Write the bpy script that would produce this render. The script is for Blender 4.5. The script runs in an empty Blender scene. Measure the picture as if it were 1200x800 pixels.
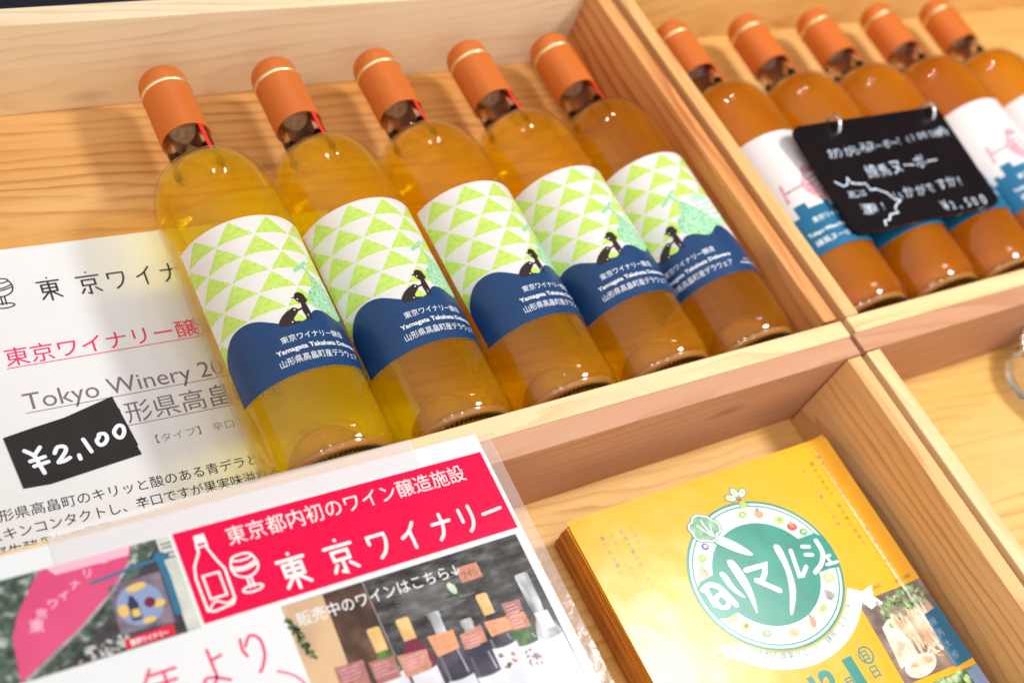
import bpy, bmesh, math, random
from mathutils import Vector, Matrix
random.seed(7)
S = bpy.context.scene
C = S.collection
R = math.radians

# ------------------------------------------------------------------ camera
cam_d = bpy.data.cameras.new("camera")
cam = bpy.data.objects.new("camera", cam_d); C.objects.link(cam)
CAM = Vector((-0.5959356, -0.25312161, 0.61254212))
RX = Vector((0.83230278, -0.44702549, 0.32778086))      # picture right
RY = Vector((-0.19952796, -0.79328262, -0.5752315))     # picture down
RZ = Vector((0.517166, 0.41336533, -0.74944541))        # view direction
cam.matrix_world = Matrix(((RX.x, -RY.x, -RZ.x, CAM.x), (RX.y, -RY.y, -RZ.y, CAM.y), (RX.z, -RY.z, -RZ.z, CAM.z), (0, 0, 0, 1)))
cam_d.sensor_width = 36.0
cam_d.lens = 36.0 * 1444.06578 / 1200.0
cam_d.clip_start = 0.02; cam_d.clip_end = 60.0
cam_d.dof.use_dof = True
cam_d.dof.focus_distance = (Vector((-0.33, 0.11, 0.07)) - CAM).dot(RZ)
cam_d.dof.aperture_fstop = 4.8
S.camera = cam

# ------------------------------------------------------------------ world, lamps, exposure
W = bpy.data.worlds.new("World"); S.world = W; W.use_nodes = True
bg = W.node_tree.nodes["Background"]
bg.inputs[0].default_value = (1.0, 0.985, 0.955, 1)
# added fill: world made brighter behind and left of the camera, dim ahead
_nt = W.node_tree
_tc = _nt.nodes.new('ShaderNodeTexCoord'); _dp = _nt.nodes.new('ShaderNodeVectorMath'); _dp.operation = 'DOT_PRODUCT'
_dp.inputs[1].default_value = Vector((-0.62, -0.70, 0.36)).normalized()
_nt.links.new(_tc.outputs['Generated'], _dp.inputs[0])
_mr = _nt.nodes.new('ShaderNodeMapRange'); _mr.interpolation_type = 'SMOOTHSTEP'
for _i, _v in enumerate((-0.55, 0.85, 0.11, 1.10)): _mr.inputs[_i + 1].default_value = _v
_nt.links.new(_dp.outputs['Value'], _mr.inputs[0]); _nt.links.new(_mr.outputs[0], bg.inputs[1])

def lamp(name, loc, size, watts, col=(1, .98, .95), aim=None):
    d = bpy.data.lights.new(name, 'AREA'); d.shape = 'DISK'; d.size = size; d.energy = watts; d.color = col
    o = bpy.data.objects.new(name, d); C.objects.link(o); o.location = loc
    if aim is not None:
        o.rotation_euler = (Vector(aim) - Vector(loc)).to_track_quat('-Z', 'Y').to_euler()
    return o
lamp("ceiling_lamp", (0.36, -0.02, 0.95), 0.19, 8.6, aim=(-0.05, 0.03, 0))
for p, w_ in (((-0.62, -0.28, 1.2), 1.0), ((-0.2, -0.5, 1.25), 1.0), ((-0.95, -0.4, 1.2), 1.0), ((-0.3, 1.35, 1.1), 1.6), ((0.15, 1.45, 1.2), 1.6)):
    lamp("spot_lamp", p, 0.06, w_, aim=(p[0] * .5, .1, 0))

S.view_settings.view_transform = 'Standard'
S.view_settings.look = 'None'
S.view_settings.exposure = 0.0
S.view_settings.gamma = 1.0
S.view_settings.use_curve_mapping = False
cy = S.cycles
cy.use_denoising = True
try: cy.denoiser = 'OPENIMAGEDENOISE'
except Exception: pass
cy.max_bounces = 20; cy.transmission_bounces = 20; cy.glossy_bounces = 8; cy.diffuse_bounces = 4
cy.transparent_max_bounces = 24; cy.caustics_refractive = True; cy.caustics_reflective = True
cy.sample_clamp_indirect = 40.0; cy.blur_glossy = 1.0

# ------------------------------------------------------------------ materials
def new_mat(name):
    m = bpy.data.materials.new(name); m.use_nodes = True
    nt = m.node_tree; b = nt.nodes.get("Principled BSDF")
    return m, nt, b
def N(nt, t, **kw):
    n = nt.nodes.new(t)
    for k, v in kw.items(): setattr(n, k, v)
    return n
def L(nt, a, b): nt.links.new(a, b)
def math_n(nt, op, a, b=None, c=None):
    n = N(nt, 'ShaderNodeMath', operation=op)
    for i, v in enumerate((a, b, c)):
        if v is None: continue
        if hasattr(v, 'is_linked') or hasattr(v, 'links'): L(nt, v, n.inputs[i])
        else: n.inputs[i].default_value = v
    return n.outputs[0]
def mixc(nt, f, a, b, mode='MIX'):
    n = N(nt, 'ShaderNodeMix', data_type='RGBA', blend_type=mode)
    for s, v in ((n.inputs[0], f), (n.inputs[6], a), (n.inputs[7], b)):
        if hasattr(v, 'links'): L(nt, v, s)
        elif isinstance(v, (int, float)): s.default_value = v
        else: s.default_value = (*v, 1)
    return n.outputs[2]

def plain(name, col, rough=.4, spec=.5, metal=0.0, var=0.0, vscale=60, coat=0.0, coat_rough=.1):
    m, nt, b = new_mat(name)
    b.inputs['Roughness'].default_value = rough
    b.inputs['Metallic'].default_value = metal
    b.inputs['Specular IOR Level'].default_value = spec
    b.inputs['Coat Weight'].default_value = coat; b.inputs['Coat Roughness'].default_value = coat_rough
    if var:
        tc = N(nt, 'ShaderNodeTexCoord'); no = N(nt, 'ShaderNodeTexNoise'); no.inputs['Scale'].default_value = vscale; no.inputs['Detail'].default_value = 5
        L(nt, tc.outputs['Object'], no.inputs['Vector'])
        f = math_n(nt, 'MULTIPLY_ADD', no.outputs[0], 2.0, -0.5)
        L(nt, mixc(nt, f, tuple(max(0, c * (1 - var)) for c in col), tuple(min(1, c * (1 + var)) for c in col)), b.inputs['Base Color'])
    else:
        b.inputs['Base Color'].default_value = (*col, 1)
    return m

def noisy(name, cols, scale=80, rough=.3, detail=6, spec=.5, stretch=(1, 1, 1), dist=0.0):
    """A print whose colours wander between several inks."""
    m, nt, b = new_mat(name)
    tc = N(nt, 'ShaderNodeTexCoord'); mp = N(nt, 'ShaderNodeMapping'); mp.inputs['Scale'].default_value = stretch
    no = N(nt, 'ShaderNodeTexNoise'); no.inputs['Scale'].default_value = scale; no.inputs['Detail'].default_value = detail; no.inputs['Distortion'].default_value = dist
    L(nt, tc.outputs['Object'], mp.inputs[0]); L(nt, mp.outputs[0], no.inputs['Vector'])
    r = N(nt, 'ShaderNodeValToRGB'); e = r.color_ramp.elements
    n = len(cols)
    while len(e) < n: e.new(0.5)
    for i, c in enumerate(cols):
        e[i].position = 0.32 + 0.36 * i / max(1, n - 1); e[i].color = (*c, 1)
    L(nt, no.outputs[0], r.inputs[0]); L(nt, r.outputs[0], b.inputs['Base Color'])
    b.inputs['Roughness'].default_value = rough; b.inputs['Specular IOR Level'].default_value = spec
    return m

def wood(name, light, mid, dark, freq=150, contrast=.75, rough=.55, tilt=.10, cy0=.02, cz0=-.035):
    """Sawn softwood: growth rings about a slightly inclined pith, fibres, broad tint."""
    m, nt, b = new_mat(name)
    tc = N(nt, 'ShaderNodeTexCoord'); oi = N(nt, 'ShaderNodeObjectInfo')
    off = N(nt, 'ShaderNodeVectorMath', operation='SCALE'); off.inputs[0].default_value = (7.3, 3.1, 5.7); L(nt, oi.outputs['Random'], off.inputs['Scale'])
    ad = N(nt, 'ShaderNodeVectorMath', operation='ADD'); L(nt, tc.outputs['Object'], ad.inputs[0]); L(nt, off.outputs[0], ad.inputs[1])
    def noise(sc, scale, detail=3, rgh=.5):
        mp = N(nt, 'ShaderNodeMapping'); mp.inputs['Scale'].default_value = sc; L(nt, ad.outputs[0], mp.inputs[0])
        no = N(nt, 'ShaderNodeTexNoise'); no.inputs['Scale'].default_value = scale; no.inputs['Detail'].default_value = detail; no.inputs['Roughness'].default_value = rgh
        L(nt, mp.outputs[0], no.inputs['Vector']); return no
    sp = N(nt, 'ShaderNodeSeparateXYZ'); L(nt, tc.outputs['Object'], sp.inputs[0])
    n1 = noise((.55, 2.0, 2.0), 4.0, 2); n2 = noise((1, 6, 6), 9, 3)
    sc1 = N(nt, 'ShaderNodeSeparateColor'); L(nt, n1.outputs['Color'], sc1.inputs[0])
    rnd = math_n(nt, 'MULTIPLY_ADD', oi.outputs['Random'], .09, -.045 + cy0)
    yy = math_n(nt, 'SUBTRACT', sp.outputs[1], rnd)
    yy = math_n(nt, 'ADD', yy, math_n(nt, 'MULTIPLY', sp.outputs[0], tilt))
    yy = math_n(nt, 'ADD', yy, math_n(nt, 'MULTIPLY_ADD', sc1.outputs[0], .05, -.025))
    zz = math_n(nt, 'SUBTRACT', sp.outputs[2], cz0)
    zz = math_n(nt, 'ADD', zz, math_n(nt, 'MULTIPLY_ADD', sc1.outputs[1], .04, -.02))
    rr = math_n(nt, 'SQRT', math_n(nt, 'ADD', math_n(nt, 'MULTIPLY', yy, yy), math_n(nt, 'MULTIPLY', zz, zz)))
    rr = math_n(nt, 'ADD', rr, math_n(nt, 'MULTIPLY_ADD', n2.outputs[0], .014, -.007))
    fr = math_n(nt, 'FRACT', math_n(nt, 'MULTIPLY', rr, freq))
    late = N(nt, 'ShaderNodeValToRGB'); e = late.color_ramp.elements
    e[0].position = 0.0; e[0].color = (.10, .10, .10, 1); e[1].position = 1; e[1].color = (.35, .35, .35, 1)
    for p, v in ((.12, 0.0), (.55, .12), (.84, .75), (.93, 1.0)):
        x = e.new(p); x.color = (v, v, v, 1)
    L(nt, fr, late.inputs[0])
    fib = noise((6, 260, 260), 3.0, 4, .6)
    fb = math_n(nt, 'MULTIPLY_ADD', fib.outputs[0], .55, -.28)
    amount = noise((1, 9, 9), 6, 3)
    ring = math_n(nt, 'MULTIPLY', late.outputs[0], math_n(nt, 'MULTIPLY_ADD', amount.outputs[0], 2.6 * contrast, -.75 * contrast))
    f = N(nt, 'ShaderNodeClamp'); L(nt, math_n(nt, 'ADD', ring, fb), f.inputs[0])
    broad = noise((1, 4, 4), 3.5, 3)
    bf = N(nt, 'ShaderNodeMapRange'); bf.inputs[1].default_value = .35; bf.inputs[2].default_value = .66; L(nt, broad.outputs[0], bf.inputs[0])
    base = mixc(nt, bf.outputs[0], light, mid)
    # a few small knots
    mpk = N(nt, 'ShaderNodeMapping'); mpk.inputs['Scale'].default_value = (4.0, 11, 11); L(nt, ad.outputs[0], mpk.inputs[0])
    vo = N(nt, 'ShaderNodeTexVoronoi'); vo.inputs['Scale'].default_value = 1.1; L(nt, mpk.outputs[0], vo.inputs['Vector'])
    kn = N(nt, 'ShaderNodeMapRange'); kn.inputs[1].default_value = .02; kn.inputs[2].default_value = .09; kn.inputs[3].default_value = .6; kn.inputs[4].default_value = 0; L(nt, vo.outputs['Distance'], kn.inputs[0])
    col = mixc(nt, f.outputs[0], base, dark)
    col = mixc(nt, kn.outputs[0], col, tuple(c * .62 for c in dark))
    L(nt, col, b.inputs['Base Color'])
    b.inputs['Roughness'].default_value = rough; b.inputs['Specular IOR Level'].default_value = .3
    bp = N(nt, 'ShaderNodeBump'); bp.inputs['Strength'].default_value = .12; bp.inputs['Distance'].default_value = .0006
    L(nt, math_n(nt, 'ADD', f.outputs[0], fib.outputs[0]), bp.inputs['Height']); L(nt, bp.outputs[0], b.inputs['Normal'])
    return m

M = {}
M['pine_pale'] = wood('pine_pale', (.80, .66, .47), (.77, .57, .33), (.58, .38, .20), freq=150, contrast=.55)
M['pine_top'] = wood('pine_top', (.80, .60, .36), (.77, .53, .27), (.56, .31, .11), freq=110, contrast=.75)
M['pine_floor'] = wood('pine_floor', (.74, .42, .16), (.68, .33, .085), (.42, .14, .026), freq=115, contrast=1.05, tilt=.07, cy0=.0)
M['pine_gold'] = wood('pine_gold', (.78, .50, .19), (.74, .41, .11), (.50, .22, .05), freq=140, contrast=.8)
M['cedar'] = wood('cedar', (.70, .34, .12), (.60, .22, .06), (.40, .105, .025), freq=105, contrast=1.1)
M['cedar_pale'] = wood('cedar_pale', (.74, .45, .20), (.68, .36, .13), (.46, .19, .055), freq=125, contrast=.9)
M['cedar_dusky'] = wood('cedar_dusky', (.56, .30, .18), (.50, .24, .13), (.36, .14, .06), freq=120, contrast=.6)

def glass_mat(name, ior, tint=(1, 1, 1), rough=0.0, absorb=None):
    m = bpy.data.materials.new(name); m.use_nodes = True; nt = m.node_tree
    nt.nodes.remove(nt.nodes["Principled BSDF"]); out = nt.nodes["Material Output"]
    g = N(nt, 'ShaderNodeBsdfGlass'); g.inputs['Color'].default_value = (*tint, 1); g.inputs['IOR'].default_value = ior; g.inputs['Roughness'].default_value = rough
    L(nt, g.outputs[0], out.inputs['Surface'])
    if absorb:
        dens, c = absorb
        v = N(nt, 'ShaderNodeVolumeAbsorption'); v.inputs['Color'].default_value = (*c, 1); v.inputs['Density'].default_value = dens
        L(nt, v.outputs[0], out.inputs['Volume'])
    return m
def wine_mat(name, ior, rough, cloud, haze_col, ab, straight=.35):
    """Wine inside the glass: refracting, absorbing, with a haze that clouds it and also brightens it in place of light inside."""
    m = glass_mat(name, ior, rough=rough, absorb=ab); nt = m.node_tree
    g = [n for n in nt.nodes if n.type == 'BSDF_GLASS'][0]; out = nt.nodes["Material Output"]
    oi = N(nt, 'ShaderNodeObjectInfo'); tc = N(nt, 'ShaderNodeTexCoord')
    def nz(sc, scale, k):
        mp = N(nt, 'ShaderNodeMapping'); mp.inputs['Scale'].default_value = sc; L(nt, tc.outputs['Object'], mp.inputs[0])
        no = N(nt, 'ShaderNodeTexNoise'); no.noise_dimensions = '4D'; no.inputs['Scale'].default_value = scale; no.inputs['Detail'].default_value = 2
        L(nt, mp.outputs[0], no.inputs['Vector']); L(nt, math_n(nt, 'MULTIPLY', oi.outputs['Random'], k), no.inputs['W']); return no.outputs[0]
    mr = N(nt, 'ShaderNodeMapRange'); mr.inputs[1].default_value = .38; mr.inputs[2].default_value = .62; L(nt, nz((1, .6, 1), 14, 9.0), mr.inputs[0])
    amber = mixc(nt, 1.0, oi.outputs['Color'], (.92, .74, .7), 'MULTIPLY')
    haze = mixc(nt, mr.outputs[0], amber, oi.outputs['Color'])  # haze colour: slight cloudiness, kept bright to stand in for light inside
    d = N(nt, 'ShaderNodeBsdfDiffuse'); L(nt, haze, d.inputs[0])
    t = N(nt, 'ShaderNodeBsdfTranslucent'); L(nt, haze, t.inputs[0])
    a = N(nt, 'ShaderNodeMixShader'); a.inputs[0].default_value = .25; L(nt, d.outputs[0], a.inputs[1]); L(nt, t.outputs[0], a.inputs[2])
    x = N(nt, 'ShaderNodeMixShader'); L(nt, math_n(nt, 'MULTIPLY_ADD', nz((1.5, .6, 1.5), 17, 23.0), cloud * 1.0, cloud * .5), x.inputs[0]); L(nt, g.outputs[0], x.inputs[1]); L(nt, a.outputs[0], x.inputs[2])
    tr = N(nt, 'ShaderNodeBsdfTransparent'); y = N(nt, 'ShaderNodeMixShader'); y.inputs[0].default_value = straight
    L(nt, x.outputs[0], y.inputs[1]); L(nt, tr.outputs[0], y.inputs[2])
    L(nt, y.outputs[0], out.inputs['Surface']); return m
def absorb(r, g, b):
    d = max(r, g, b) * 1.05
    return d, (1 - r / d, 1 - g / d, 1 - b / d)
def schlick(nt, f0=.04, normal=None):
    lw = N(nt, 'ShaderNodeLayerWeight'); lw.inputs[0].default_value = .5
    if normal is not None: L(nt, normal, lw.inputs['Normal'])
    return math_n(nt, 'MULTIPLY_ADD', math_n(nt, 'POWER', lw.outputs['Facing'], 5.0), 1 - f0, f0)
def thin_glass(name, f0, tint):
    """Bottle wall: parallel faces hardly bend what is behind them, so it lets light straight through and mirrors by Fresnel."""
    m = bpy.data.materials.new(name); m.use_nodes = True; nt = m.node_tree
    nt.nodes.remove(nt.nodes["Principled BSDF"]); out = nt.nodes["Material Output"]
    t = N(nt, 'ShaderNodeBsdfTransparent'); t.inputs[0].default_value = (*tint, 1)
    g = N(nt, 'ShaderNodeBsdfGlossy'); g.inputs['Roughness'].default_value = .015
    fr = schlick(nt, f0)
    x = N(nt, 'ShaderNodeMixShader'); L(nt, fr, x.inputs[0]); L(nt, t.outputs[0], x.inputs[1]); L(nt, g.outputs[0], x.inputs[2])
    L(nt, x.outputs[0], out.inputs['Surface']); return m
M['glass'] = thin_glass('bottle_glass', .045, (.985, .99, .975))
M['wine'] = wine_mat('white_wine', 1.34, .0, .40, (1.0, .55, .0), absorb(.0, 2.7, 65), .60)
M['wine_cloudy'] = wine_mat('cloudy_wine', 1.34, .12, .50, (1.0, .42, .0), absorb(.6, 7, 90), .15)
M['neck_glass'] = glass_mat('neck_glass', 1.30, (.99, .985, .97))
M['punt'] = plain('punt_glass', (.47, .19, .025), .14, .5, coat=.4, coat_rough=.04, var=.2, vscale=40)  # brown base colour stands in for wood reflected in the glass dome
nt = M['punt'].node_tree; _o = nt.nodes['Material Output']; _b = nt.nodes['Principled BSDF']; _t = N(nt, 'ShaderNodeBsdfTransparent'); _t.inputs[0].default_value = (1, .8, .4, 1); _x = N(nt, 'ShaderNodeMixShader'); _x.inputs[0].default_value = .30
L(nt, _b.outputs[0], _x.inputs[1]); L(nt, _t.outputs[0], _x.inputs[2]); L(nt, _x.outputs[0], _o.inputs['Surface'])
M['dark_glass'] = plain('dark_glass', (.045, .028, .004), .15)
M['clear'] = glass_mat('clear_glass', 1.5)
M['capsule'] = plain('capsule_foil', (.60, .145, .022), .42, .3, var=.05, vscale=25)
nt = M['capsule'].node_tree; tc = N(nt, 'ShaderNodeTexCoord'); mp = N(nt, 'ShaderNodeMapping'); mp.inputs['Scale'].default_value = (1, .22, 1); no = N(nt, 'ShaderNodeTexNoise'); no.inputs['Scale'].default_value = 260; no.inputs['Detail'].default_value = 3
L(nt, tc.outputs['Object'], mp.inputs[0]); L(nt, mp.outputs[0], no.inputs['Vector']); bp = N(nt, 'ShaderNodeBump'); bp.inputs['Strength'].default_value = .22; bp.inputs['Distance'].default_value = .0012
L(nt, no.outputs[0], bp.inputs['Height']); L(nt, bp.outputs[0], nt.nodes['Principled BSDF'].inputs['Normal'])
M['gold'] = plain('gold_band', (1.0, .84, .50), .36, metal=1.0)
M['cork'] = noisy('cork', [(.34, .19, .12), (.56, .37, .25), (.70, .52, .38)], 260, .8)
M['neck_red'] = plain('strip_red', (.85, .02, .02), .3)
M['paper'] = plain('paper', (.77, .77, .785), .28, .45, var=.012, vscale=30)
M['label_paper'] = plain('label_paper', (.92, .92, .93), .42, .4)
def add_translucent(m, col, f):
    nt = m.node_tree; out = nt.nodes['Material Output']; b = nt.nodes['Principled BSDF']
    t = N(nt, 'ShaderNodeBsdfTranslucent'); t.inputs[0].default_value = (*col, 1); x = N(nt, 'ShaderNodeMixShader'); x.inputs[0].default_value = f
    L(nt, b.outputs[0], x.inputs[1]); L(nt, t.outputs[0], x.inputs[2]); L(nt, x.outputs[0], out.inputs['Surface'])
add_translucent(M['label_paper'], (1, .99, .97), .3)
M['lab_green'] = noisy('leaf_ink', [(.42, .60, .075), (.50, .67, .11), (.55, .71, .17)], 500, .42, 3)
M['lab_blue'] = plain('navy_ink', (.008, .043, .135), .38, .45, var=.10, vscale=40)
M['lab_teal'] = plain('teal_ink', (.004, .12, .24), .38)
M['lab_white'] = plain('white_ink', (.82, .82, .84), .45)
M['lab_brown'] = plain('brown_ink', (.018, .006, .008), .45)
M['grape'] = noisy('grape_ink', [(.13, .42, .16), (.28, .58, .33), (.58, .78, .62)], 700, .42, 4)
M['grape_light'] = noisy('grape_wash', [(.38, .66, .44), (.52, .76, .58)], 500, .42, 3)
M['pink_ink'] = noisy('pink_ink', [(.45, .16, .20), (.60, .30, .34), (.72, .48, .50)], 400, .42, 3)
M['black_ink'] = plain('black_ink', (.022, .012, .016), .3)
M['red_ink'] = plain('red_ink', (.78, .025, .13), .3)
M['grey_ink'] = plain('grey_ink', (.20, .15, .20), .3)
M['crimson'] = plain('crimson_ink', (.74, .0, .055), .35, .15)
M['white_print'] = plain('white_print', (.84, .83, .84), .25)
M['board'] = plain('blackboard_card', (.006, .003, .004), .30, .2, var=.3, vscale=40)
M['tag_black'] = plain('black_card', (.016, .013, .012), .4, .4, var=.25, vscale=60)
M['chalk'] = noisy('chalk_marker', [(.30, .37, .47), (.70, .79, .92)], 420, .6, 3)
M['marker'] = plain('white_marker', (.80, .84, .92), .45)
M['steel'] = plain('steel', (.75, .75, .76), .22, metal=1.0)
M['flyer'] = plain('flyer_paper', (.93, .43, .008), .27, .45, var=.03, vscale=14)
nt = M['flyer'].node_tree; tc = N(nt, 'ShaderNodeTexCoord'); no = N(nt, 'ShaderNodeTexNoise'); no.inputs['Scale'].default_value = 22; no.inputs['Detail'].default_value = 2
L(nt, tc.outputs['Object'], no.inputs['Vector']); bp = N(nt, 'ShaderNodeBump'); bp.inputs['Strength'].default_value = .2; bp.inputs['Distance'].default_value = .004
L(nt, no.outputs[0], bp.inputs['Height']); L(nt, bp.outputs[0], nt.nodes['Principled BSDF'].inputs['Normal'])
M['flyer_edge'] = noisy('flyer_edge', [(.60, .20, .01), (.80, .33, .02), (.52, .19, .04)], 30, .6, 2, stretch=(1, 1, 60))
M['flyer_edge2'] = noisy('flyer_edge_brown', [(.34, .13, .03), (.50, .22, .06)], 40, .6, 2)  # browner page edges, scattered at random through the pile
M['logo_green'] = noisy('logo_green', [(.003, .22, .16), (.006, .29, .21)], 60, .30, 4)
M['logo_white'] = plain('logo_white', (.84, .83, .80), .30)
M['teal_text'] = plain('teal_text', (.004, .24, .20), .30)
M['brown_text'] = plain('brown_text', (.22, .11, .02), .30)
M['green_text'] = plain('green_text', (.18, .26, .14), .30)
M['table'] = plain('navy_cloth', (.012, .012, .022), .85, .2, var=.4, vscale=200)

def film(name, alpha, col=(.9, .9, .92), rough=.12, bump=0.0, bscale=60, trans_col=(1, 1, 1)):
    """Clear plastic: mostly see-through, with a glossy skin and a little milkiness."""
    m = bpy.data.materials.new(name); m.use_nodes = True; nt = m.node_tree
    nt.nodes.remove(nt.nodes["Principled BSDF"]); out = nt.nodes["Material Output"]
    t = N(nt, 'ShaderNodeBsdfTransparent'); t.inputs[0].default_value = (*trans_col, 1)
    d = N(nt, 'ShaderNodeBsdfDiffuse'); d.inputs[0].default_value = (*col, 1)
    g = N(nt, 'ShaderNodeBsdfGlossy'); g.inputs['Roughness'].default_value = rough
    nrm = None
    a = N(nt, 'ShaderNodeMixShader'); a.inputs[0].default_value = alpha
    L(nt, t.outputs[0], a.inputs[1]); L(nt, d.outputs[0], a.inputs[2])
    if bump:
        tc = N(nt, 'ShaderNodeTexCoord'); no = N(nt, 'ShaderNodeTexNoise'); no.inputs['Scale'].default_value = bscale; no.inputs['Detail'].default_value = 3
        L(nt, tc.outputs['Object'], no.inputs['Vector'])
        bp = N(nt, 'ShaderNodeBump'); bp.inputs['Strength'].default_value = bump; bp.inputs['Distance'].default_value = .002
        L(nt, no.outputs[0], bp.inputs['Height']); L(nt, bp.outputs[0], g.inputs['Normal']); nrm = bp.outputs[0]
    b = N(nt, 'ShaderNodeMixShader'); L(nt, schlick(nt, .022, nrm), b.inputs[0]); L(nt, a.outputs[0], b.inputs[1]); L(nt, g.outputs[0], b.inputs[2])
    L(nt, b.outputs[0], out.inputs['Surface'])
    return m
M['laminate'] = film('laminate', .0, rough=.06, bump=.02, bscale=35)
M['laminate_edge'] = film('laminate_edge', .22, (.86, .80, .80), rough=.18, bump=.3, bscale=90)
M['tape'] = film('tape', .42, (.86, .80, .82), rough=.25, bump=.15, bscale=60)

# ------------------------------------------------------------------ object helpers
def link(name, me, parent=None, loc=(0, 0, 0), rot=(0, 0, 0)):
    o = bpy.data.objects.new(name, me); C.objects.link(o)
    if parent is not None: o.parent = parent
    o.location = loc; o.rotation_euler = rot
    return o
def thing(name, label, cat, loc=(0, 0, 0), rotz=0.0, group=None):
    o = link(name, None, None, loc, (0, 0, rotz)); o.empty_display_size = .02
    o['label'] = label; o['category'] = cat
    if group: o['group'] = group
    return o
def tag(o, label, cat, group=None):
    o['label'] = label; o['category'] = cat
    if group: o['group'] = group
    return o
def kids(o): return [c for c in bpy.data.objects if c.parent is o]
def copy_tree(o, parent=None):
    c = o.copy(); C.objects.link(c)
    if parent is not None: c.parent = parent
    for k in kids(o): copy_tree(k, c)
    return c
def bm_obj(name, bm, mats, parent=None, smooth=False, loc=(0, 0, 0), rot=(0, 0, 0)):
    me = bpy.data.meshes.new(name); bm.to_mesh(me); bm.free()
    for m in (mats if isinstance(mats, (list, tuple)) else [mats]): me.materials.append(M[m] if isinstance(m, str) else m)
    if smooth:
        for p in me.polygons: p.use_smooth = True
    return link(name, me, parent, loc, rot)

def board(name, mat, parent, x0, x1, y0, y1, z0, z1, along='x', bev=.0009, wob=0.0):
    """A sawn board whose own X axis runs along the grain."""
    cx, cyy, cz = (x0 + x1) / 2, (y0 + y1) / 2, (z0 + z1) / 2
    lx, ly, lz = x1 - x0, y1 - y0, z1 - z0
    if along == 'y': lx, ly = ly, lx
    bm = bmesh.new(); bmesh.ops.create_cube(bm, size=1)
    for v in bm.verts: v.co = Vector((v.co.x * lx, v.co.y * ly, v.co.z * lz))
    bmesh.ops.bevel(bm, geom=bm.edges[:], offset=bev, segments=2, affect='EDGES', profile=.5)
    return bm_obj(name, bm, mat, parent, loc=(cx, cyy, cz), rot=(0, 0, math.pi / 2 if along == 'y' else 0))

def lathe(profile, seg=96, closed=False, mod=None):
    """Profile of (radius, y) turned about the Y axis."""
    bm = bmesh.new(); rings = []
    for i, (r, y) in enumerate(profile):
        if r < 1e-6: rings.append([bm.verts.new((0, y, 0))]); continue
        ring = []
        for k in range(seg):
            a = 2 * math.pi * k / seg
            dy = mod(i, k) if mod else 0
            ring.append(bm.verts.new((r * math.sin(a), y + dy, r * math.cos(a))))
        rings.append(ring)
    n = len(rings)
    for i in range(n if closed else n - 1):
        A, B = rings[i], rings[(i + 1) % n]
        for k in range(seg):
            k2 = (k + 1) % seg
            if len(A) == 1 and len(B) == 1: break
            if len(A) == 1: bm.faces.new((A[0], B[k], B[k2]))
            elif len(B) == 1: bm.faces.new((A[k], B[0], A[k2]))
            else: bm.faces.new((A[k], B[k], B[k2], A[k2]))
    bmesh.ops.recalc_face_normals(bm, faces=bm.faces[:])
    return bm
def dense(prof, n=3):
    """Catmull-Rom refinement of a profile."""
    out = []
    for i in range(len(prof) - 1):
        p0 = prof[max(0, i - 1)]; p1 = prof[i]; p2 = prof[i + 1]; p3 = prof[min(len(prof) - 1, i + 2)]
        for k in range(n):
            t = k / n
            out.append(tuple(max(0.0, .5 * (2 * b + (c - a) * t + (2 * a - 5 * b + 4 * c - d) * t * t + (3 * b - a - 3 * c + d) * t ** 3)) for a, b, c, d in zip(p0, p1, p2, p3)))
    out.append(prof[-1]); return out

# ------------------------------------------------------------------ flat printing
_text_cache = {}
def text_shape(body, bold=0.0):
    key = (body, bold)
    if key not in _text_cache:
        cu = bpy.data.curves.new('t', 'FONT'); cu.body = body; cu.size = 1; cu.offset = bold; cu.resolution_u = 3
        o = bpy.data.objects.new('t', cu); C.objects.link(o)
        dg = bpy.context.evaluated_depsgraph_get()
        me = bpy.data.meshes.new_from_object(o.evaluated_get(dg))
        vs = [(v.co.x, v.co.y) for v in me.vertices]; fs = [tuple(p.vertices) for p in me.polygons]
        bpy.data.objects.remove(o); bpy.data.curves.remove(cu); bpy.data.meshes.remove(me)
        _text_cache[key] = (vs, fs)
    return _text_cache[key]
def smooth_line(p, n=6, closed=False):
    if len(p) < 3: return list(p)
    out = []; m = len(p)
    for i in range(m if closed else m - 1):
        if closed: q = [p[(i + d) % m] for d in (-1, 0, 1, 2)]
        else: q = [p[max(0, i - 1)], p[i], p[i + 1], p[min(m - 1, i + 2)]]
        for k in range(n):
            t = k / n
            out.append(tuple(.5 * (2 * b + (c - a) * t + (2 * a - 5 * b + 4 * c - d) * t * t + (3 * b - a - 3 * c + d) * t ** 3) for a, b, c, d in zip(*q)))
    if not closed: out.append(p[-1])
    return out
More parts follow.
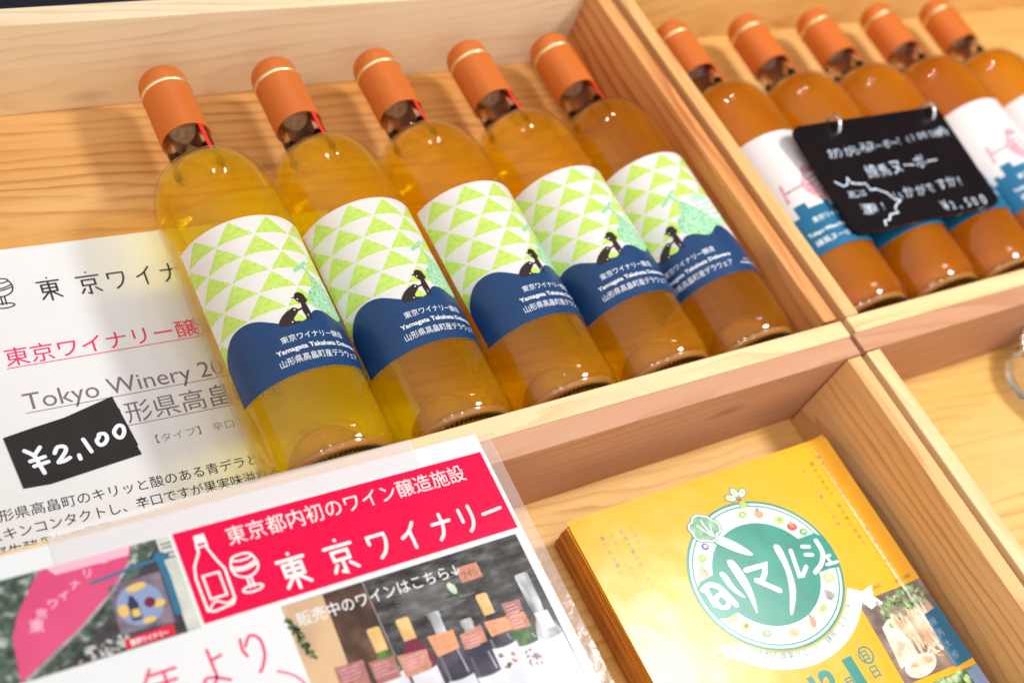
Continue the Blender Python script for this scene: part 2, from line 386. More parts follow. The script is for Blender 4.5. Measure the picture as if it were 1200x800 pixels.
class Flat:
    """Shapes in millimetres on a sheet (u, v) with a height h above it, gathered into one mesh."""
    def __init__(self): self.bm = bmesh.new(); self.mats = []; self.bump = 0
    def mi(self, m):
        if m not in self.mats: self.mats.append(m)
        return self.mats.index(m)
    def step(self):
        self.bump = (self.bump + 1) % 6; return self.bump * .009
    def poly(self, pts, m, h=.05, tri=True):
        vs = [self.bm.verts.new((x, y, h)) for x, y in pts]
        f = self.bm.faces.new(vs); f.material_index = self.mi(m)
        f.normal_update()
        if f.normal.z < 0: f.normal_flip()
        if tri and len(pts) > 4: bmesh.ops.triangulate(self.bm, faces=[f])
    def rect(self, x0, y0, x1, y1, m, h=.05): self.poly([(x0, y0), (x1, y0), (x1, y1), (x0, y1)], m, h)
    def disc(self, x, y, r, m, h=.05, ry=None, n=40, rot=0.0):
        ry = ry or r; c, s = math.cos(rot), math.sin(rot)
        self.poly([(x + r * math.cos(a) * c - ry * math.sin(a) * s, y + r * math.cos(a) * s + ry * math.sin(a) * c) for a in (2 * math.pi * k / n for k in range(n))], m, h)
    def ring(self, x, y, r0, r1, m, h=.05, n=96, a0=0, a1=360):
        mi = self.mi(m); full = a1 - a0 >= 360; k_n = n if full else n + 1
        A = [[self.bm.verts.new((x + r * math.cos(R(a0 + (a1 - a0) * k / n)), y + r * math.sin(R(a0 + (a1 - a0) * k / n)), h)) for k in range(k_n)] for r in (r0, r1)]
        for k in range(n):
            k2 = (k + 1) % k_n
            f = self.bm.faces.new((A[0][k], A[1][k], A[1][k2], A[0][k2])); f.material_index = mi
    def stroke(self, pts, w, m, h=.09, smooth=False, closed=False):
        if smooth: pts = smooth_line(pts, 6, closed)
        h += self.step(); mi = self.mi(m); w /= 2
        P = [Vector(p) for p in pts]
        P = [p for i, p in enumerate(P) if i == 0 or (p - P[i - 1]).length > 1e-4]
        if closed and (P[0] - P[-1]).length < 1e-3: P.pop()
        if not closed and len(P) > 3 and (P[0] - P[-1]).length < 1e-3: P.pop(); closed = True
        n = len(P)
        if n == 1: return self.disc(P[0].x, P[0].y, w, m, h, n=14)
        Ls, Rs = [], []
        for i in range(n):
            if closed: d0 = (P[i] - P[i - 1]).normalized(); d1 = (P[(i + 1) % n] - P[i]).normalized()
            else:
                d0 = (P[i] - P[max(0, i - 1)]); d1 = (P[min(n - 1, i + 1)] - P[i])
                if d0.length < 1e-9: d0 = d1
                if d1.length < 1e-9: d1 = d0
                d0 = d0.normalized(); d1 = d1.normalized()
            t = d0 + d1
            t = t.normalized() if t.length > .3 else d1
            nn = Vector((-t.y, t.x)); k = min(1.8, 1 / max(.4, nn.dot(Vector((-d1.y, d1.x)))))
            Ls.append(P[i] + nn * w * k); Rs.append(P[i] - nn * w * k)
        lv = [self.bm.verts.new((p.x, p.y, h)) for p in Ls]; rv = [self.bm.verts.new((p.x, p.y, h)) for p in Rs]
        for i in range(n if closed else n - 1):
            j = (i + 1) % n
            f = self.bm.faces.new((rv[i], rv[j], lv[j], lv[i])); f.material_index = mi
        if not closed:
            for c, d, va, vb in ((P[0], P[0] - P[1], lv[0], rv[0]), (P[-1], P[-1] - P[-2], rv[-1], lv[-1])):
                a = math.atan2(d.y, d.x); mid = []
                for k in range(1, 6):
                    b = a + math.pi / 2 - math.pi * k / 6
                    b = a - (math.pi / 2 - math.pi * k / 6)
                    mid.append(self.bm.verts.new((c.x + w * math.cos(b), c.y + w * math.sin(b), h)))
                f = self.bm.faces.new([va] + mid + [vb]); f.material_index = mi
                f.normal_update()
    def text(self, body, x, y, size, m, width=None, bold=0.0, h=.09, rot=0.0, align='l'):
        vs, fs = text_shape(body, bold)
        if not vs: return
        xs = [v[0] for v in vs]; x0, x1 = min(xs), max(xs)
        sx = (width / (x1 - x0)) if width else size
        ofs = {'l': 0, 'c': -(x1 - x0) * sx / 2, 'r': -(x1 - x0) * sx}[align]
        c, s = math.cos(rot), math.sin(rot); mi = self.mi(m)
        nv = []
        for a, b in vs:
            p, q = (a - x0) * sx + ofs, b * size
            nv.append(self.bm.verts.new((x + p * c - q * s, y + p * s + q * c, h)))
        for f in fs:
            try: g = self.bm.faces.new([nv[i] for i in f]); g.material_index = mi
            except ValueError: pass
    def column(self, body, x, y, size, m, pitch=None, rot=0.0, h=.09, bold=0.0):
        pitch = pitch or size * 1.08
        for i, ch in enumerate(body):
            if ch == ' ': continue
            if ch in 'ー-〜': self.text(ch, x + size * .35, y - i * pitch + size * .05, size, m, h=h, bold=bold, rot=rot - math.pi / 2); continue
            self.text(ch, x - size * .45, y - i * pitch - size, size, m, h=h, bold=bold, rot=rot)
    def glyph(self, strokes, x, y, w, hgt, lw, m, h=.09, slant=0.0):
        for st in strokes:
            sm = len(st) > 2 and st[0] != 's'
            pts = st[1:] if st[0] == 's' else st
            self.stroke([(x + a * w + b * slant * w, y + b * hgt) for a, b in pts], lw, m, h, smooth=sm)
    def done(self, name, parent, fn, us=(), vs=(), loc=(0, 0, 0), rot=(0, 0, 0)):
        bm = self.bm
        for u in us: bmesh.ops.bisect_plane(bm, geom=bm.verts[:] + bm.edges[:] + bm.faces[:], plane_co=(u, 0, 0), plane_no=(1, 0, 0))
        for v in vs: bmesh.ops.bisect_plane(bm, geom=bm.verts[:] + bm.edges[:] + bm.faces[:], plane_co=(0, v, 0), plane_no=(0, 1, 0))
        for f in bm.faces:
            f.normal_update()
            if f.normal.z < 0: f.normal_flip()
        for v in bm.verts: v.co = Vector(fn(v.co.x, v.co.y, v.co.z))
        return bm_obj(name, bm, self.mats, parent, loc=loc, rot=rot)
def flat_map(u, v, h): return (u * .001, v * .001, h * .001)
def sheet_mesh(name, pts, mat, parent, thick=.3, h=0.0, fn=flat_map):
    """A thin sheet with real thickness; its top lies at height h (mm)."""
    bm = bmesh.new()
    f = bm.faces.new([bm.verts.new((x, y, h)) for x, y in pts]); f.normal_update()
    if f.normal.z < 0: f.normal_flip()
    r = bmesh.ops.extrude_face_region(bm, geom=[f])
    lo = [e for e in r['geom'] if isinstance(e, bmesh.types.BMVert)]
    for v in lo: v.co.z = h - thick
    bmesh.ops.recalc_face_normals(bm, faces=bm.faces[:])
    for v in bm.verts: v.co = Vector(fn(v.co.x, v.co.y, v.co.z))
    return bm_obj(name, bm, mat, parent)

# hand drawn monoline characters, unit box
G = {
 '東': [[(.5, 1.0)], [(.12, .84), (.88, .84)], ['s', (.24, .70), (.76, .70), (.76, .38), (.24, .38), (.24, .70)], [(.24, .54), (.76, .54)], [(.5, .84), (.5, .0)], [(.46, .38), (.18, .08)], [(.54, .38), (.86, .10)]],
 '京': [[(.5, 1.0)], [(.1, .82), (.9, .82)], ['s', (.27, .66), (.73, .66), (.73, .42), (.27, .42), (.27, .66)], ['s', (.5, .42), (.5, .04), (.4, .08)], [(.3, .28), (.18, .10)], [(.7, .28), (.88, .10)]],
 'ワ': [['s', (.14, .60), (.14, .86), (.86, .86)], [(.86, .86), (.84, .55), (.68, .22), (.42, .02)]],
 'イ': [[(.80, .95), (.52, .66), (.16, .48)], [(.56, .66), (.56, .02)]],
 'ナ': [[(.10, .64), (.90, .64)], [(.56, .96), (.54, .52), (.42, .20), (.22, .02)]],
 'リ': [[(.26, .90), (.26, .42)], [(.74, .95), (.74, .48), (.62, .18), (.42, .0)]],
 'ー': [[(.08, .48), (.92, .54)]],
 '年': [[(.30, .98), (.10, .64)], [(.26, .82), (.86, .82)], [(.28, .54), (.82, .54)], [(.28, .54), (.28, .30)], [(.02, .28), (.98, .28)], [(.58, .82), (.58, -.04)]],
 'よ': [[(.52, .98), (.54, .5), (.54, .22), (.36, .04), (.16, .12), (.24, .26), (.5, .22), (.88, .04)], [(.56, .68), (.86, .74)]],
 'り': [[(.22, .94), (.18, .66), (.26, .46)], [(.30, .72), (.55, .96), (.80, .80), (.80, .42), (.62, .10), (.46, -.04)]],
}

# ------------------------------------------------------------------ table and crates (x right, y away, z up; z = 0 is the crate floor)
bm = bmesh.new(); bmesh.ops.create_grid(bm, x_segments=1, y_segments=1, size=3.0)
tb = bm_obj('table_surface', bm, 'table', loc=(0, 0, -.0135)); tb['kind'] = 'structure'

H, T = .0757, .0128
def crate(label, x0, x1, y0, y1, mats, divider=None, gap=.0022, y_front_t=T):
    """Open tray: floor, long front and back boards, side boards butted between them."""
    t = thing('wooden_crate', label, 'crate', ((x0 + x1) / 2, (y0 + y1) / 2, -.013), group='wooden display crates')
    ox, oy, oz = t.location
    def bd(name, mat, a, b, c, d, e, f, al): return board(name, mat, t, a - ox, b - ox, c - oy, d - oy, e - oz, f - oz, al)
    bd('floor_panel', mats['floor'], x0 - T + .001, x1 + T - .001, y0 - y_front_t + .001, y1 + T - .001, -.0125, 0.0, 'x')
    bd('front_board', mats['front'], x0 - T - .001, x1 + T + .001, y0 - y_front_t, y0, .0002, H, 'x')
    bd('back_board', mats['back'], x0 - T - .001, x1 + T + .001, y1, y1 + T + .002, .0002, H, 'x')
    bd('side_board', mats['left'], x0 - T, x0, y0 + .0006, y1 - .0006, .0002, H - .0006, 'y')
    bd('side_board', mats['right'], x1, x1 + T, y0 + gap, y1 - .0006, .0002, H - .0004, 'y')
    if divider is not None: bd('divider_board', mats['right'], divider - .012, divider, y0 + .0006, y1 - .0006, .0002, H - .0008, 'y')
    return t
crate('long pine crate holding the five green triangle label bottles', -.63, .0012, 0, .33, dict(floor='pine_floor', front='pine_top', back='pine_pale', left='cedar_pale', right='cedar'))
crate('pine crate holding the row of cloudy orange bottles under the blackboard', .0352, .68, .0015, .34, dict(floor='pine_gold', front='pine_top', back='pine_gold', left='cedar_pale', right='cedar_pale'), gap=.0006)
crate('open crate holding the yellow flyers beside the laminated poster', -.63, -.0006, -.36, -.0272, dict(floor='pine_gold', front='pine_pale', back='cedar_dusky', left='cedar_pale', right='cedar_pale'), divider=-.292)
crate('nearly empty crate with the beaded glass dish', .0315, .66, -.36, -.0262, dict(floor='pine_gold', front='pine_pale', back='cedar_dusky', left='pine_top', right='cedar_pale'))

# ------------------------------------------------------------------ bottles
RB = .0380
outer = [(0, .0330), (.008, .0312), (.016, .0250), (.022, .0165), (.0262, .0092), (.0290, .0052), (.0312, .0040), (.0338, .0045), (.0362, .0070), (.0376, .0115), (.0380, .0170)]
outer_d = dense(outer, 3) + [(.0380, .05), (.0380, .09), (.0380, .13)]
shoulder = [(.0380, .170), (.0380, .1830), (.0376, .1965), (.0366, .2055), (.0346, .2138), (.0314, .2216), (.0272, .2272), (.0228, .2300), (.0188, .2313), (.0163, .2327), (.0152, .2352), (.0149, .2410), (.0148, .2545), (.0146, .270)]
outer_d += dense(shoulder[:10], 4)
neck_d = dense(shoulder[9:], 4) + [(.0145, .300), (.0140, .3055), (.0120, .3075), (.0094, .3076), (.0094, .3040), (.0094, .290), (.0095, .270), (.0098, .2560), (.0106, .2450), (.0122, .2380), (.0144, .2337)]
wine_lo = [(0, .0372), (.008, .0354), (.017, .0292), (.0235, .0205), (.0280, .0135), (.0312, .0108), (.0336, .0122), (.0360, .0165), (.0368, .0220)]
wine_sh = [(.0368, .169), (.0368, .1826), (.0364, .1957), (.0354, .2044), (.0335, .2124), (.0304, .2202), (.0263, .2258), (.0222, .2287)]
liq_y = .2291
wine_d = dense(wine_lo, 3) + [(.0368, .05), (.0368, .09), (.0368, .13)] + dense(wine_sh, 4) + [(.0208, liq_y), (.0, liq_y)]

def bottle_glass():
    nseg = 144
    ridge = [i for i, (r, y) in enumerate(outer_d) if .0290 <= r <= .0345 and y < .0062]
    bm = lathe(outer_d, nseg, mod=lambda i, k: (.0009 if (k // 2) % 2 else 0.0) if i in ridge else 0.0)
    return bm
def cyl_map(r0):
    def fn(u, v, h):
        a = u / (RB * 1000 + .2); r = r0 + h * .001
        return (r * math.sin(a), (v - 160) * .001, r * math.cos(a))
    return fn
US = [-60 + 1.8 * k for k in range(75)]
def shift(bm, dy):
    for v in bm.verts: v.co.y += dy
    return bm
def green_label(root):
    """The wrap-round label: triangles over a navy hill, with silhouettes, grapes and lettering."""
    mp = cyl_map(RB + .00012)
    u0, u1, v0, v1 = -49.6, 69, 54.2, 161.6
    f = Flat(); f.rect(u0, v0, u1, v1, 'label_paper', 0)
    lab = f.done('label', root, mp, US, loc=(0, 0, RB))
    f = Flat(); rng = random.Random(3)
    for k in range(8):
        yt = 161.5 - 13.1 * k; yb = yt - 13.1
        for j in range(-4, 6):
            xa = -13.3 + 22.8 * j + (11.4 if k % 2 else 0)
            tri = [(xa, yt - .9), (xa - 11.0, yb + .25), (xa + 11.0, yb + .25)]
            def clip(poly, ax, lim, keep):
                out = []
                for i in range(len(poly)):
                    p, q = poly[i], poly[(i + 1) % len(poly)]
                    ip, iq = keep(p[ax], lim), keep(q[ax], lim)
                    if ip: out.append(p)
                    if ip != iq:
                        t = (lim - p[ax]) / (q[ax] - p[ax]); out.append(tuple(p[d] + (q[d] - p[d]) * t for d in (0, 1)))
                return out
            for ax, lim, kp in ((0, u0, lambda a, b: a >= b), (0, u1, lambda a, b: a <= b), (1, 62, lambda a, b: a >= b), (1, v1, lambda a, b: a <= b)):
                if tri: tri = clip(tri, ax, lim, kp)
            if len(tri) >= 3: f.poly(tri, 'lab_green', .05)
    f.done('triangle_pattern', lab, mp, US)
    hill = [(-49.6, 80), (-47, 85.5), (-42, 91), (-36, 94.4), (-28, 95.2), (-21, 93.4), (-14, 89.2), (-9, 86.2), (-4, 84.6), (2, 84.9), (6, 86.4), (9, 89), (13, 91.8), (17, 92), (21, 90.8), (27, 87.6), (31, 87.4), (35, 90), (38, 92.4), (42, 93.7), (46, 92.6), (52, 88), (60, 80), (69, 71)]
    f = Flat(); top = smooth_line(hill, 4)
    mi = f.mi('lab_blue')
    for a, b in zip(top[:-1], top[1:]):
        f.poly([(a[0], v0), (b[0], v0), b, a], 'lab_blue', .17)
    bmesh.ops.remove_doubles(f.bm, verts=f.bm.verts[:], dist=1e-4)
    f.done('hill', lab, mp, US)
    f = Flat()
    f.poly([(11.1, 120.8), (24.8, 129.7), (26.6, 127.9), (12.2, 118.6)], 'grape', .10)
    f.poly([(19.2, 124.2), (20.8, 125.0), (25.6, 117.2), (23.4, 115.6)], 'grape', .115)
    b = [(24.2, 117.4), (27.5, 116.5), (30, 113.4), (33, 110), (38, 107), (43, 101), (45, 96), (42, 91), (36, 89.4), (30, 86.8), (25.8, 88.8), (21, 92.0), (16.4, 93.2), (13.5, 96.2), (13.2, 101), (15.4, 105.2), (19.4, 108.6), (20.8, 112.4)]
    f.poly(smooth_line(b, 4, True), 'grape', .12)
    b2 = [(32.2, 113.5), (33.8, 119.2), (38, 121.8), (44.6, 122), (49.5, 120.5), (51.5, 115), (55, 109), (56, 102), (53, 96), (47, 93.5), (44.5, 97), (41, 103), (36, 108)]
    f.poly(smooth_line(b2, 4, True), 'grape_light', .13)
    for a, c in (((33.4, 113.6), (46, 116.6)), ((34.6, 109.6), (50, 112.6)), ((37.4, 106.0), (53, 108.6)), ((40, 102.2), (54, 104))):
        f.stroke([a, ((a[0] + c[0]) / 2, (a[1] + c[1]) / 2 - .9), c], 1.7, 'lab_white', .145, smooth=True)
    rg = random.Random(5)
    for k in range(46):
        x, y = rg.uniform(16, 40), rg.uniform(90, 114)
        if abs((x - 27) / 12) + abs((y - 100) / 13) < 1.0: f.ring(x, y, rg.uniform(.5, 1.0), rg.uniform(1.1, 1.5), 'grape_light', .14 + f.step() * .2, n=12)
    f.done('grapes', lab, mp, US)
    f = Flat()
    f.poly([(2.1, 101.3), (4.0, 101.5), (4.9, 103.4), (6.4, 104.4), (8.4, 104.4), (10.1, 103.5), (10.7, 101.9), (10.9, 100.0), (12.2, 99.4), (10.9, 98.8), (10.8, 97.5), (9.3, 97.3), (9.7, 95.5), (9.7, 94.0), (10.0, 91.0), (9.5, 87.6), (9.5, 85.8), (8.7, 84.7), (7.9, 84.9), (8.1, 87.3), (8.1, 89.8), (7.5, 89.3), (7.2, 85.9), (6.1, 85.0), (5.6, 85.3), (6.0, 87.9), (5.5, 90.9), (5.6, 92.5), (4.2, 92.3), (3.1, 91.8), (3.3, 93.2), (5.8, 94.0), (6.4, 96.9), (5.0, 97.9), (4.2, 99.3), (3.8, 100.4), (2.2, 101.0)], 'lab_brown', .22)
    f.poly([(-.4, 94.2), (.4, 94.7), (2.2, 94.1), (3.3, 93.1), (3.0, 91.9), (1.5, 90.4), (-1.4, 87.6), (-1.7, 86.4), (-1.0, 85.6), (2.5, 85.1), (.5, 84.6), (-2.2, 83.9), (-5.4, 83.6), (-7.4, 83.8), (-10.3, 84.8), (-10.4, 86.7), (-9.3, 88.3), (-7.2, 90.5), (-4.1, 92.6)], 'lab_brown', .235)
    f.disc(5.4, 99.8, .45, 'lab_white', .26, n=12); f.disc(1.0, 92.9, .5, 'lab_white', .26, n=12); f.disc(-3.0, 85.5, .5, 'lab_white', .26, .35, n=12)
    f.done('silhouettes', lab, mp, US)
    f = Flat()
    f.text('東京ワイナリー醸造', -13.2, 74.2, 4.7, 'lab_white', width=39.6, bold=.0, h=.24)
    f.text('Yamagata Takahata Delaware', -18.2, 68.0, 4.0, 'lab_white', width=54.0, bold=.022, h=.24)
    f.text('山形県高畠町産デラウェア', -18.6, 60.6, 5.2, 'lab_white', width=52.0, bold=.0, h=.24)
    f.text('東京ワイナリー', 46, 63.6, 2.0, 'lab_white', h=.24); f.text('東京都練馬区大泉学園町', 40, 60.2, 2.2, 'lab_white', h=.24)
    f.done('lettering', lab, mp, US)
    return lab
def skyline_label(root):
    mp = cyl_map(RB + .00012); u0, u1, v0, v1 = -56, 62, 54.2, 162
    f = Flat(); f.rect(u0, v0, u1, v1, 'label_paper', 0); lab = f.done('label', root, mp, US, loc=(0, 0, RB))
    f = Flat(); x = u0; hs = [88, 93, 84, 90, 87, 96.5, 96.5, 91, 91, 94, 88, 99, 90, 95, 86, 92, 100, 90, 94, 88]
    ws = [6, 5, 7, 4, 5, 5.5, 4, 7, 6, 4.5, 6, 4, 7, 5, 6, 6, 4, 8, 7, 12]
    for hh, ww in zip(hs, ws):
        if x >= u1: break
        f.rect(x, v0, min(u1, x + ww), hh, 'lab_teal', .06); x += ww
    f.done('skyline', lab, mp, US)
    f = Flat()
    f.poly([(-30.6, 101), (-28.4, 101), (-26.6, 117.6), (-29, 117.6)], 'pink_ink', .09)
    f.poly([(-28.6, 108.2), (-28.6, 110.2), (-13, 111.4), (-13, 109.2)], 'pink_ink', .10)
    f.poly(smooth_line([(-14, 111), (-9, 118), (-7, 124), (-1, 127), (5, 123), (6, 116), (9, 108), (8, 101), (2, 97), (-3, 93), (-8, 96), (-12, 102), (-13.5, 107)], 4, True), 'pink_ink', .12)
    for k in range(4): f.stroke([(-4.5 + k * 1.4, 117 - k * 4.2), (6 + k * .6, 119.5 - k * 4.4)], 1.9, 'lab_white', .15)
    f.done('wineglass_print', lab, mp, US)
    f = Flat()
    f.text('東京ワイナリー醸造', -22, 78.6, 5.2, 'lab_white', width=42, bold=.006, h=.13)
    f.text('Tokyo Wine Nerima Nouveau', -31, 69.2, 4.4, 'lab_white', width=56, bold=.025, h=.13)
    f.text('練馬ヌーボー', -29.5, 60.6, 5.6, 'lab_white', width=34, bold=.006, h=.13)
    f.done('lettering', lab, mp, US)
    return lab
def make_bottle(label, wine, lab_fn, loc, yaw, group, tint):
    t = thing('wine_bottle', label, 'wine bottle', loc, -yaw, group)
    off = (0, 0, RB)
    bm_obj('glass', shift(bottle_glass(), -.16), 'glass', t, True, off)
    bm_obj('neck', shift(lathe(neck_d, 96, closed=True), -.16), 'neck_glass', t, True, off)
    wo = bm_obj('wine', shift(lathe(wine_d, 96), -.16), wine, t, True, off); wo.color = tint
    caps = dense([(.0148, .2574), (.0160, .2572), (.0161, .2600), (.0160, .2700), (.0159, .2950), (.0159, .3020), (.0156, .3050), (.0147, .3083), (.0126, .3108), (.0088, .3122), (.0040, .3127), (0, .3128)], 3)
    c = bm_obj('capsule', shift(lathe(caps, 72), -.16), 'capsule', t, True, off)
    bm_obj('gold_band', shift(lathe([(.0157, .2952), (.0162, .2951), (.0163, .2964), (.0162, .2978), (.0156, .2977)], 72), -.16), 'gold', c, True)
    bm_obj('cork', shift(lathe([(0, .2632), (.0086, .2632), (.0092, .2638), (.0092, .300), (0, .300)], 48), -.16), 'cork', t, True, off)
    f = Flat(); f.rect(5.0, 236.5, 8.6, 257.3, 'neck_red', 0)  # narrow red strip along the neck below the capsule
    def ts(u, v, h):
        rr = .01525 + max(0, (246 - v)) * .00006; a = u * .001 / .0150
        return (rr * math.sin(a), (v - 160) * .001, rr * math.cos(a))
    f.done('red_strip', t, ts, (5.2, 5.8, 6.4, 7, 7.6, 8.2), (243, 245, 247, 250, 254), loc=off)
    punt = dense([(.0350, .0092), (.0340, .0066), (.0318, .0057), (.0300, .0068), (.0278, .0107), (.0236, .0190), (.0172, .0285), (.009, .0345), (0, .0362)], 4)
    bm_obj('punt', shift(lathe(punt, 72), -.16), 'punt', t, True, off)
    bm = bmesh.new()
    for q in range(70):
        a = 2 * math.pi * q / 70
        r = bmesh.ops.create_cube(bm, size=1)
        for v in r['verts']:
            x, y, z = v.co.x * .0011, v.co.y * .0012 + .0047, v.co.z * .0034 + .0322
            x += (z - .0322) * .35
            v.co = Vector((x * math.cos(a) + z * math.sin(a), y - .16, -x * math.sin(a) + z * math.cos(a)))
    bm_obj('knurled_ring', bm, 'dark_glass', t, False, off)
    lab_fn(t)
    return t
ROLL = [0, -1.0, 3.5, -12.0, -33.5]
XS = [-.3425, -.2657, -.1892, -.1127, -.0378]
LAB = ['yellow wine bottle lying half on the white information sheet, outermost of its row',
       'golden wine bottle lying right beside the bottle on the white sheet',
       'middle bottle of the five with green triangle labels, two bottles on either side',
       'green triangle labelled bottle between the middle one and the one against the crate side',
       'amber bottle against the red cedar crate side, its label turned to show whole green grapes']
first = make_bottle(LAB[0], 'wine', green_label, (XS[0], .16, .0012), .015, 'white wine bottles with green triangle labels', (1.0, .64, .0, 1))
def roll(t, u):
    for k in kids(t):
        if k.name.split('.')[0] == 'label': k.rotation_euler.y = u / (RB * 1000 + .2)
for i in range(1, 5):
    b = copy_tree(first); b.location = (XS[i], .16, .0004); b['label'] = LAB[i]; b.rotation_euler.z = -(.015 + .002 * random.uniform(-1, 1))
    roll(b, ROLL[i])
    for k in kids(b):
        if k.name.startswith('wine'): k.color = ((1.0, .58, 0, 1), (1.0, .48, 0, 1), (1.0, .45, 0, 1), (.90, .36, 0, 1))[i - 1]  # same wine; yellow-to-amber steps put the light around each bottle into its colour
LAB2 = ['cloudy orange bottle beside the crate side, pink wineglass label showing past the blackboard',
        'second cloudy orange bottle from the crate side, its label under the blackboard',
        'cloudy orange bottle under the middle of the blackboard',
        'cloudy orange bottle just past the blackboard edge with white label showing',
        'cloudy orange bottle farthest from the crate side, at the edge of the photo']
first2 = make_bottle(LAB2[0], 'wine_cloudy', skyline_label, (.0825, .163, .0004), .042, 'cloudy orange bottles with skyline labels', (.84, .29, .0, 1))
for i in range(1, 5):
    b = copy_tree(first2); b.location = (.0825 + .0812 * i, .163, .0004); b['label'] = LAB2[i]; b.rotation_euler.z = -(.042 + .012 * i)
    roll(b, [0, 3, -4, -2, 4][i])

# ------------------------------------------------------------------ white information sheet under the first bottle
t = thing('information_sheet', 'white printed sheet with red and grey heading on the crate floor', 'sheet', (-.3672, .2206, .0), R(-2.3))
sheet_mesh('paper', [(-182, -209), (115, -209), (115, 0), (-182, 0)], 'paper', t, .5, .8)
f = Flat(); h = .84
def wineglass(f, x, y, s, m, lw, h):
    f.stroke([(x + s * a, y + s * b) for a, b in ((-.62, .62), (-.80, .1), (-.62, -.42), (0, -.68), (.62, -.42), (.80, .1), (.62, .62))], lw, m, h, smooth=True)
    f.stroke([(x + s * .62 * math.cos(a), y + s * (.62 + .2 * math.sin(a))) for a in (2 * math.pi * k / 20 for k in range(20))], lw, m, h, closed=True)
    f.stroke([(x - s * .76, y + s * .12), (x, y - s * .02), (x + s * .78, y + s * .22)], lw, m, h, smooth=True)
    f.stroke([(x - s * .8, y - s * .08), (x, y - s * .18), (x + s * .78, y + s * .02)], lw, m, h, smooth=True)
    f.stroke([(x - s * .12, y - s * .68), (x - s * .12, y - s * 1.35)], lw, m, h); f.stroke([(x + s * .12, y - s * .68), (x + s * .12, y - s * 1.35)], lw, m, h)
    f.stroke([(x + s * .6 * math.cos(a), y - s * 1.45 + s * .2 * math.sin(a)) for a in (2 * math.pi * k / 20 for k in range(20))], lw, m, h, closed=True)
wineglass(f, -99.8, -28, 8.6, 'black_ink', .9, h)
for ch, x in zip('東京ワイナリー', (-81.5, -59, -41, -24.5, -9, 8, 24)):
    w = 16 if ch in '東京' else 12.5
    f.glyph(G[ch], x, -41.2 if ch in '東京' else -39.8, w, 16.4 if ch in '東京' else 13.6, 1.25, 'black_ink', h)
f.done('drawn_heading', t, flat_map)
f = Flat()
f.text('東京ワイナリー醸造', -108.0, -80.9, 13.4, 'red_ink', width=123, bold=.004, h=h); f.rect(-108.4, -83.4, 15, -82.8, 'red_ink', h)
f.done('red_heading', t, flat_map)
f = Flat()
f.text('Tokyo Winery 2019', -105.0, -111.8, 15.6, 'grey_ink', width=128, h=h); f.rect(-105.4, -113.9, 24, -113.4, 'grey_ink', h)
f.text('山形県高畠町産', -69.4, -131.4, 15.4, 'grey_ink', width=107, h=h); f.rect(-70, -134.0, 38, -133.5, 'grey_ink', h)
f.text('【タイプ】 辛口', -43.5, -148.0, 6.0, 'grey_ink', width=45, bold=-.008, h=h)
f.done('grey_heading', t, flat_map)
f = Flat()
f.text('山形県高畠町のキリッと酸のある青デラと、', -139.4, -174.4, 7.6, 'black_ink', width=150, bold=.004, h=h)
f.text('スキンコンタクトし、辛口ですが果実味溢れる', -139.5, -184.9, 7.6, 'black_ink', width=156, bold=.004, h=h)
f.text('野生酵母にて発酵', -139.5, -194.8, 7.6, 'black_ink', width=60, bold=.004, h=h)
f.text('亜硫酸無添加', -71.4, -194.8, 7.6, 'red_ink', width=47, bold=.004, h=h)
f.text('の新酒です', -23.4, -194.8, 7.6, 'black_ink', width=38, bold=.004, h=h)
f.done('body_text', t, flat_map)

# black price tag on the sheet
t = thing('price_tag', 'black price card reading 2,100 yen on the white information sheet', 'price tag', (-.3672, .2206, .00092), R(-2.3))
sheet_mesh('card', [(-120.0, -126.4), (-104, -123.6), (-87.2, -121.1), (-59.1, -113.3), (-53.9, -146.8), (-54.6, -147.8), (-53.6, -153.2), (-103.2, -159.4), (-117.0, -158.7)], 'tag_black', t, .4, .4)
f = Flat(); lw = 2.3
for p, sm in (([(-111.6, -136.7), (-107.7, -140.6), (-106.4, -145.3), (-104.9, -152.3)], True), ([(-103.6, -136.4), (-107.4, -140.7)], False), ([(-110.2, -143.7), (-102.5, -142.7)], False), ([(-108.9, -147.1), (-101.5, -146.1)], False),
              ([(-97.2, -141.8), (-95.0, -138.6), (-91.6, -139.0), (-91.6, -142.1), (-96.6, -147.6)], True), ([(-96.6, -147.8), (-93.5, -147.6), (-90.3, -146.3)], True), ([(-85.5, -146.0), (-85.3, -148.4)], False), ([(-81.0, -136.9), (-78.7, -145.4)], False),
              ([(-72.9, -137.7), (-74.4, -139.6), (-73.4, -142.4), (-70.9, -142.1), (-68.8, -139.4), (-69.2, -136.3), (-72.0, -135.8), (-73.2, -137.4)], True), ([(-62.5, -133.9), (-64.2, -136.6), (-63.2, -139.8), (-61.1, -140.4), (-59.0, -137.7), (-58.7, -134.2), (-60.4, -132.7), (-62.3, -133.6)], True)):
    loop = len(p) > 6; f.stroke(p[:-1] if loop else p, lw, 'marker', .46, smooth=sm, closed=loop)
f.done('lettering', t, flat_map)

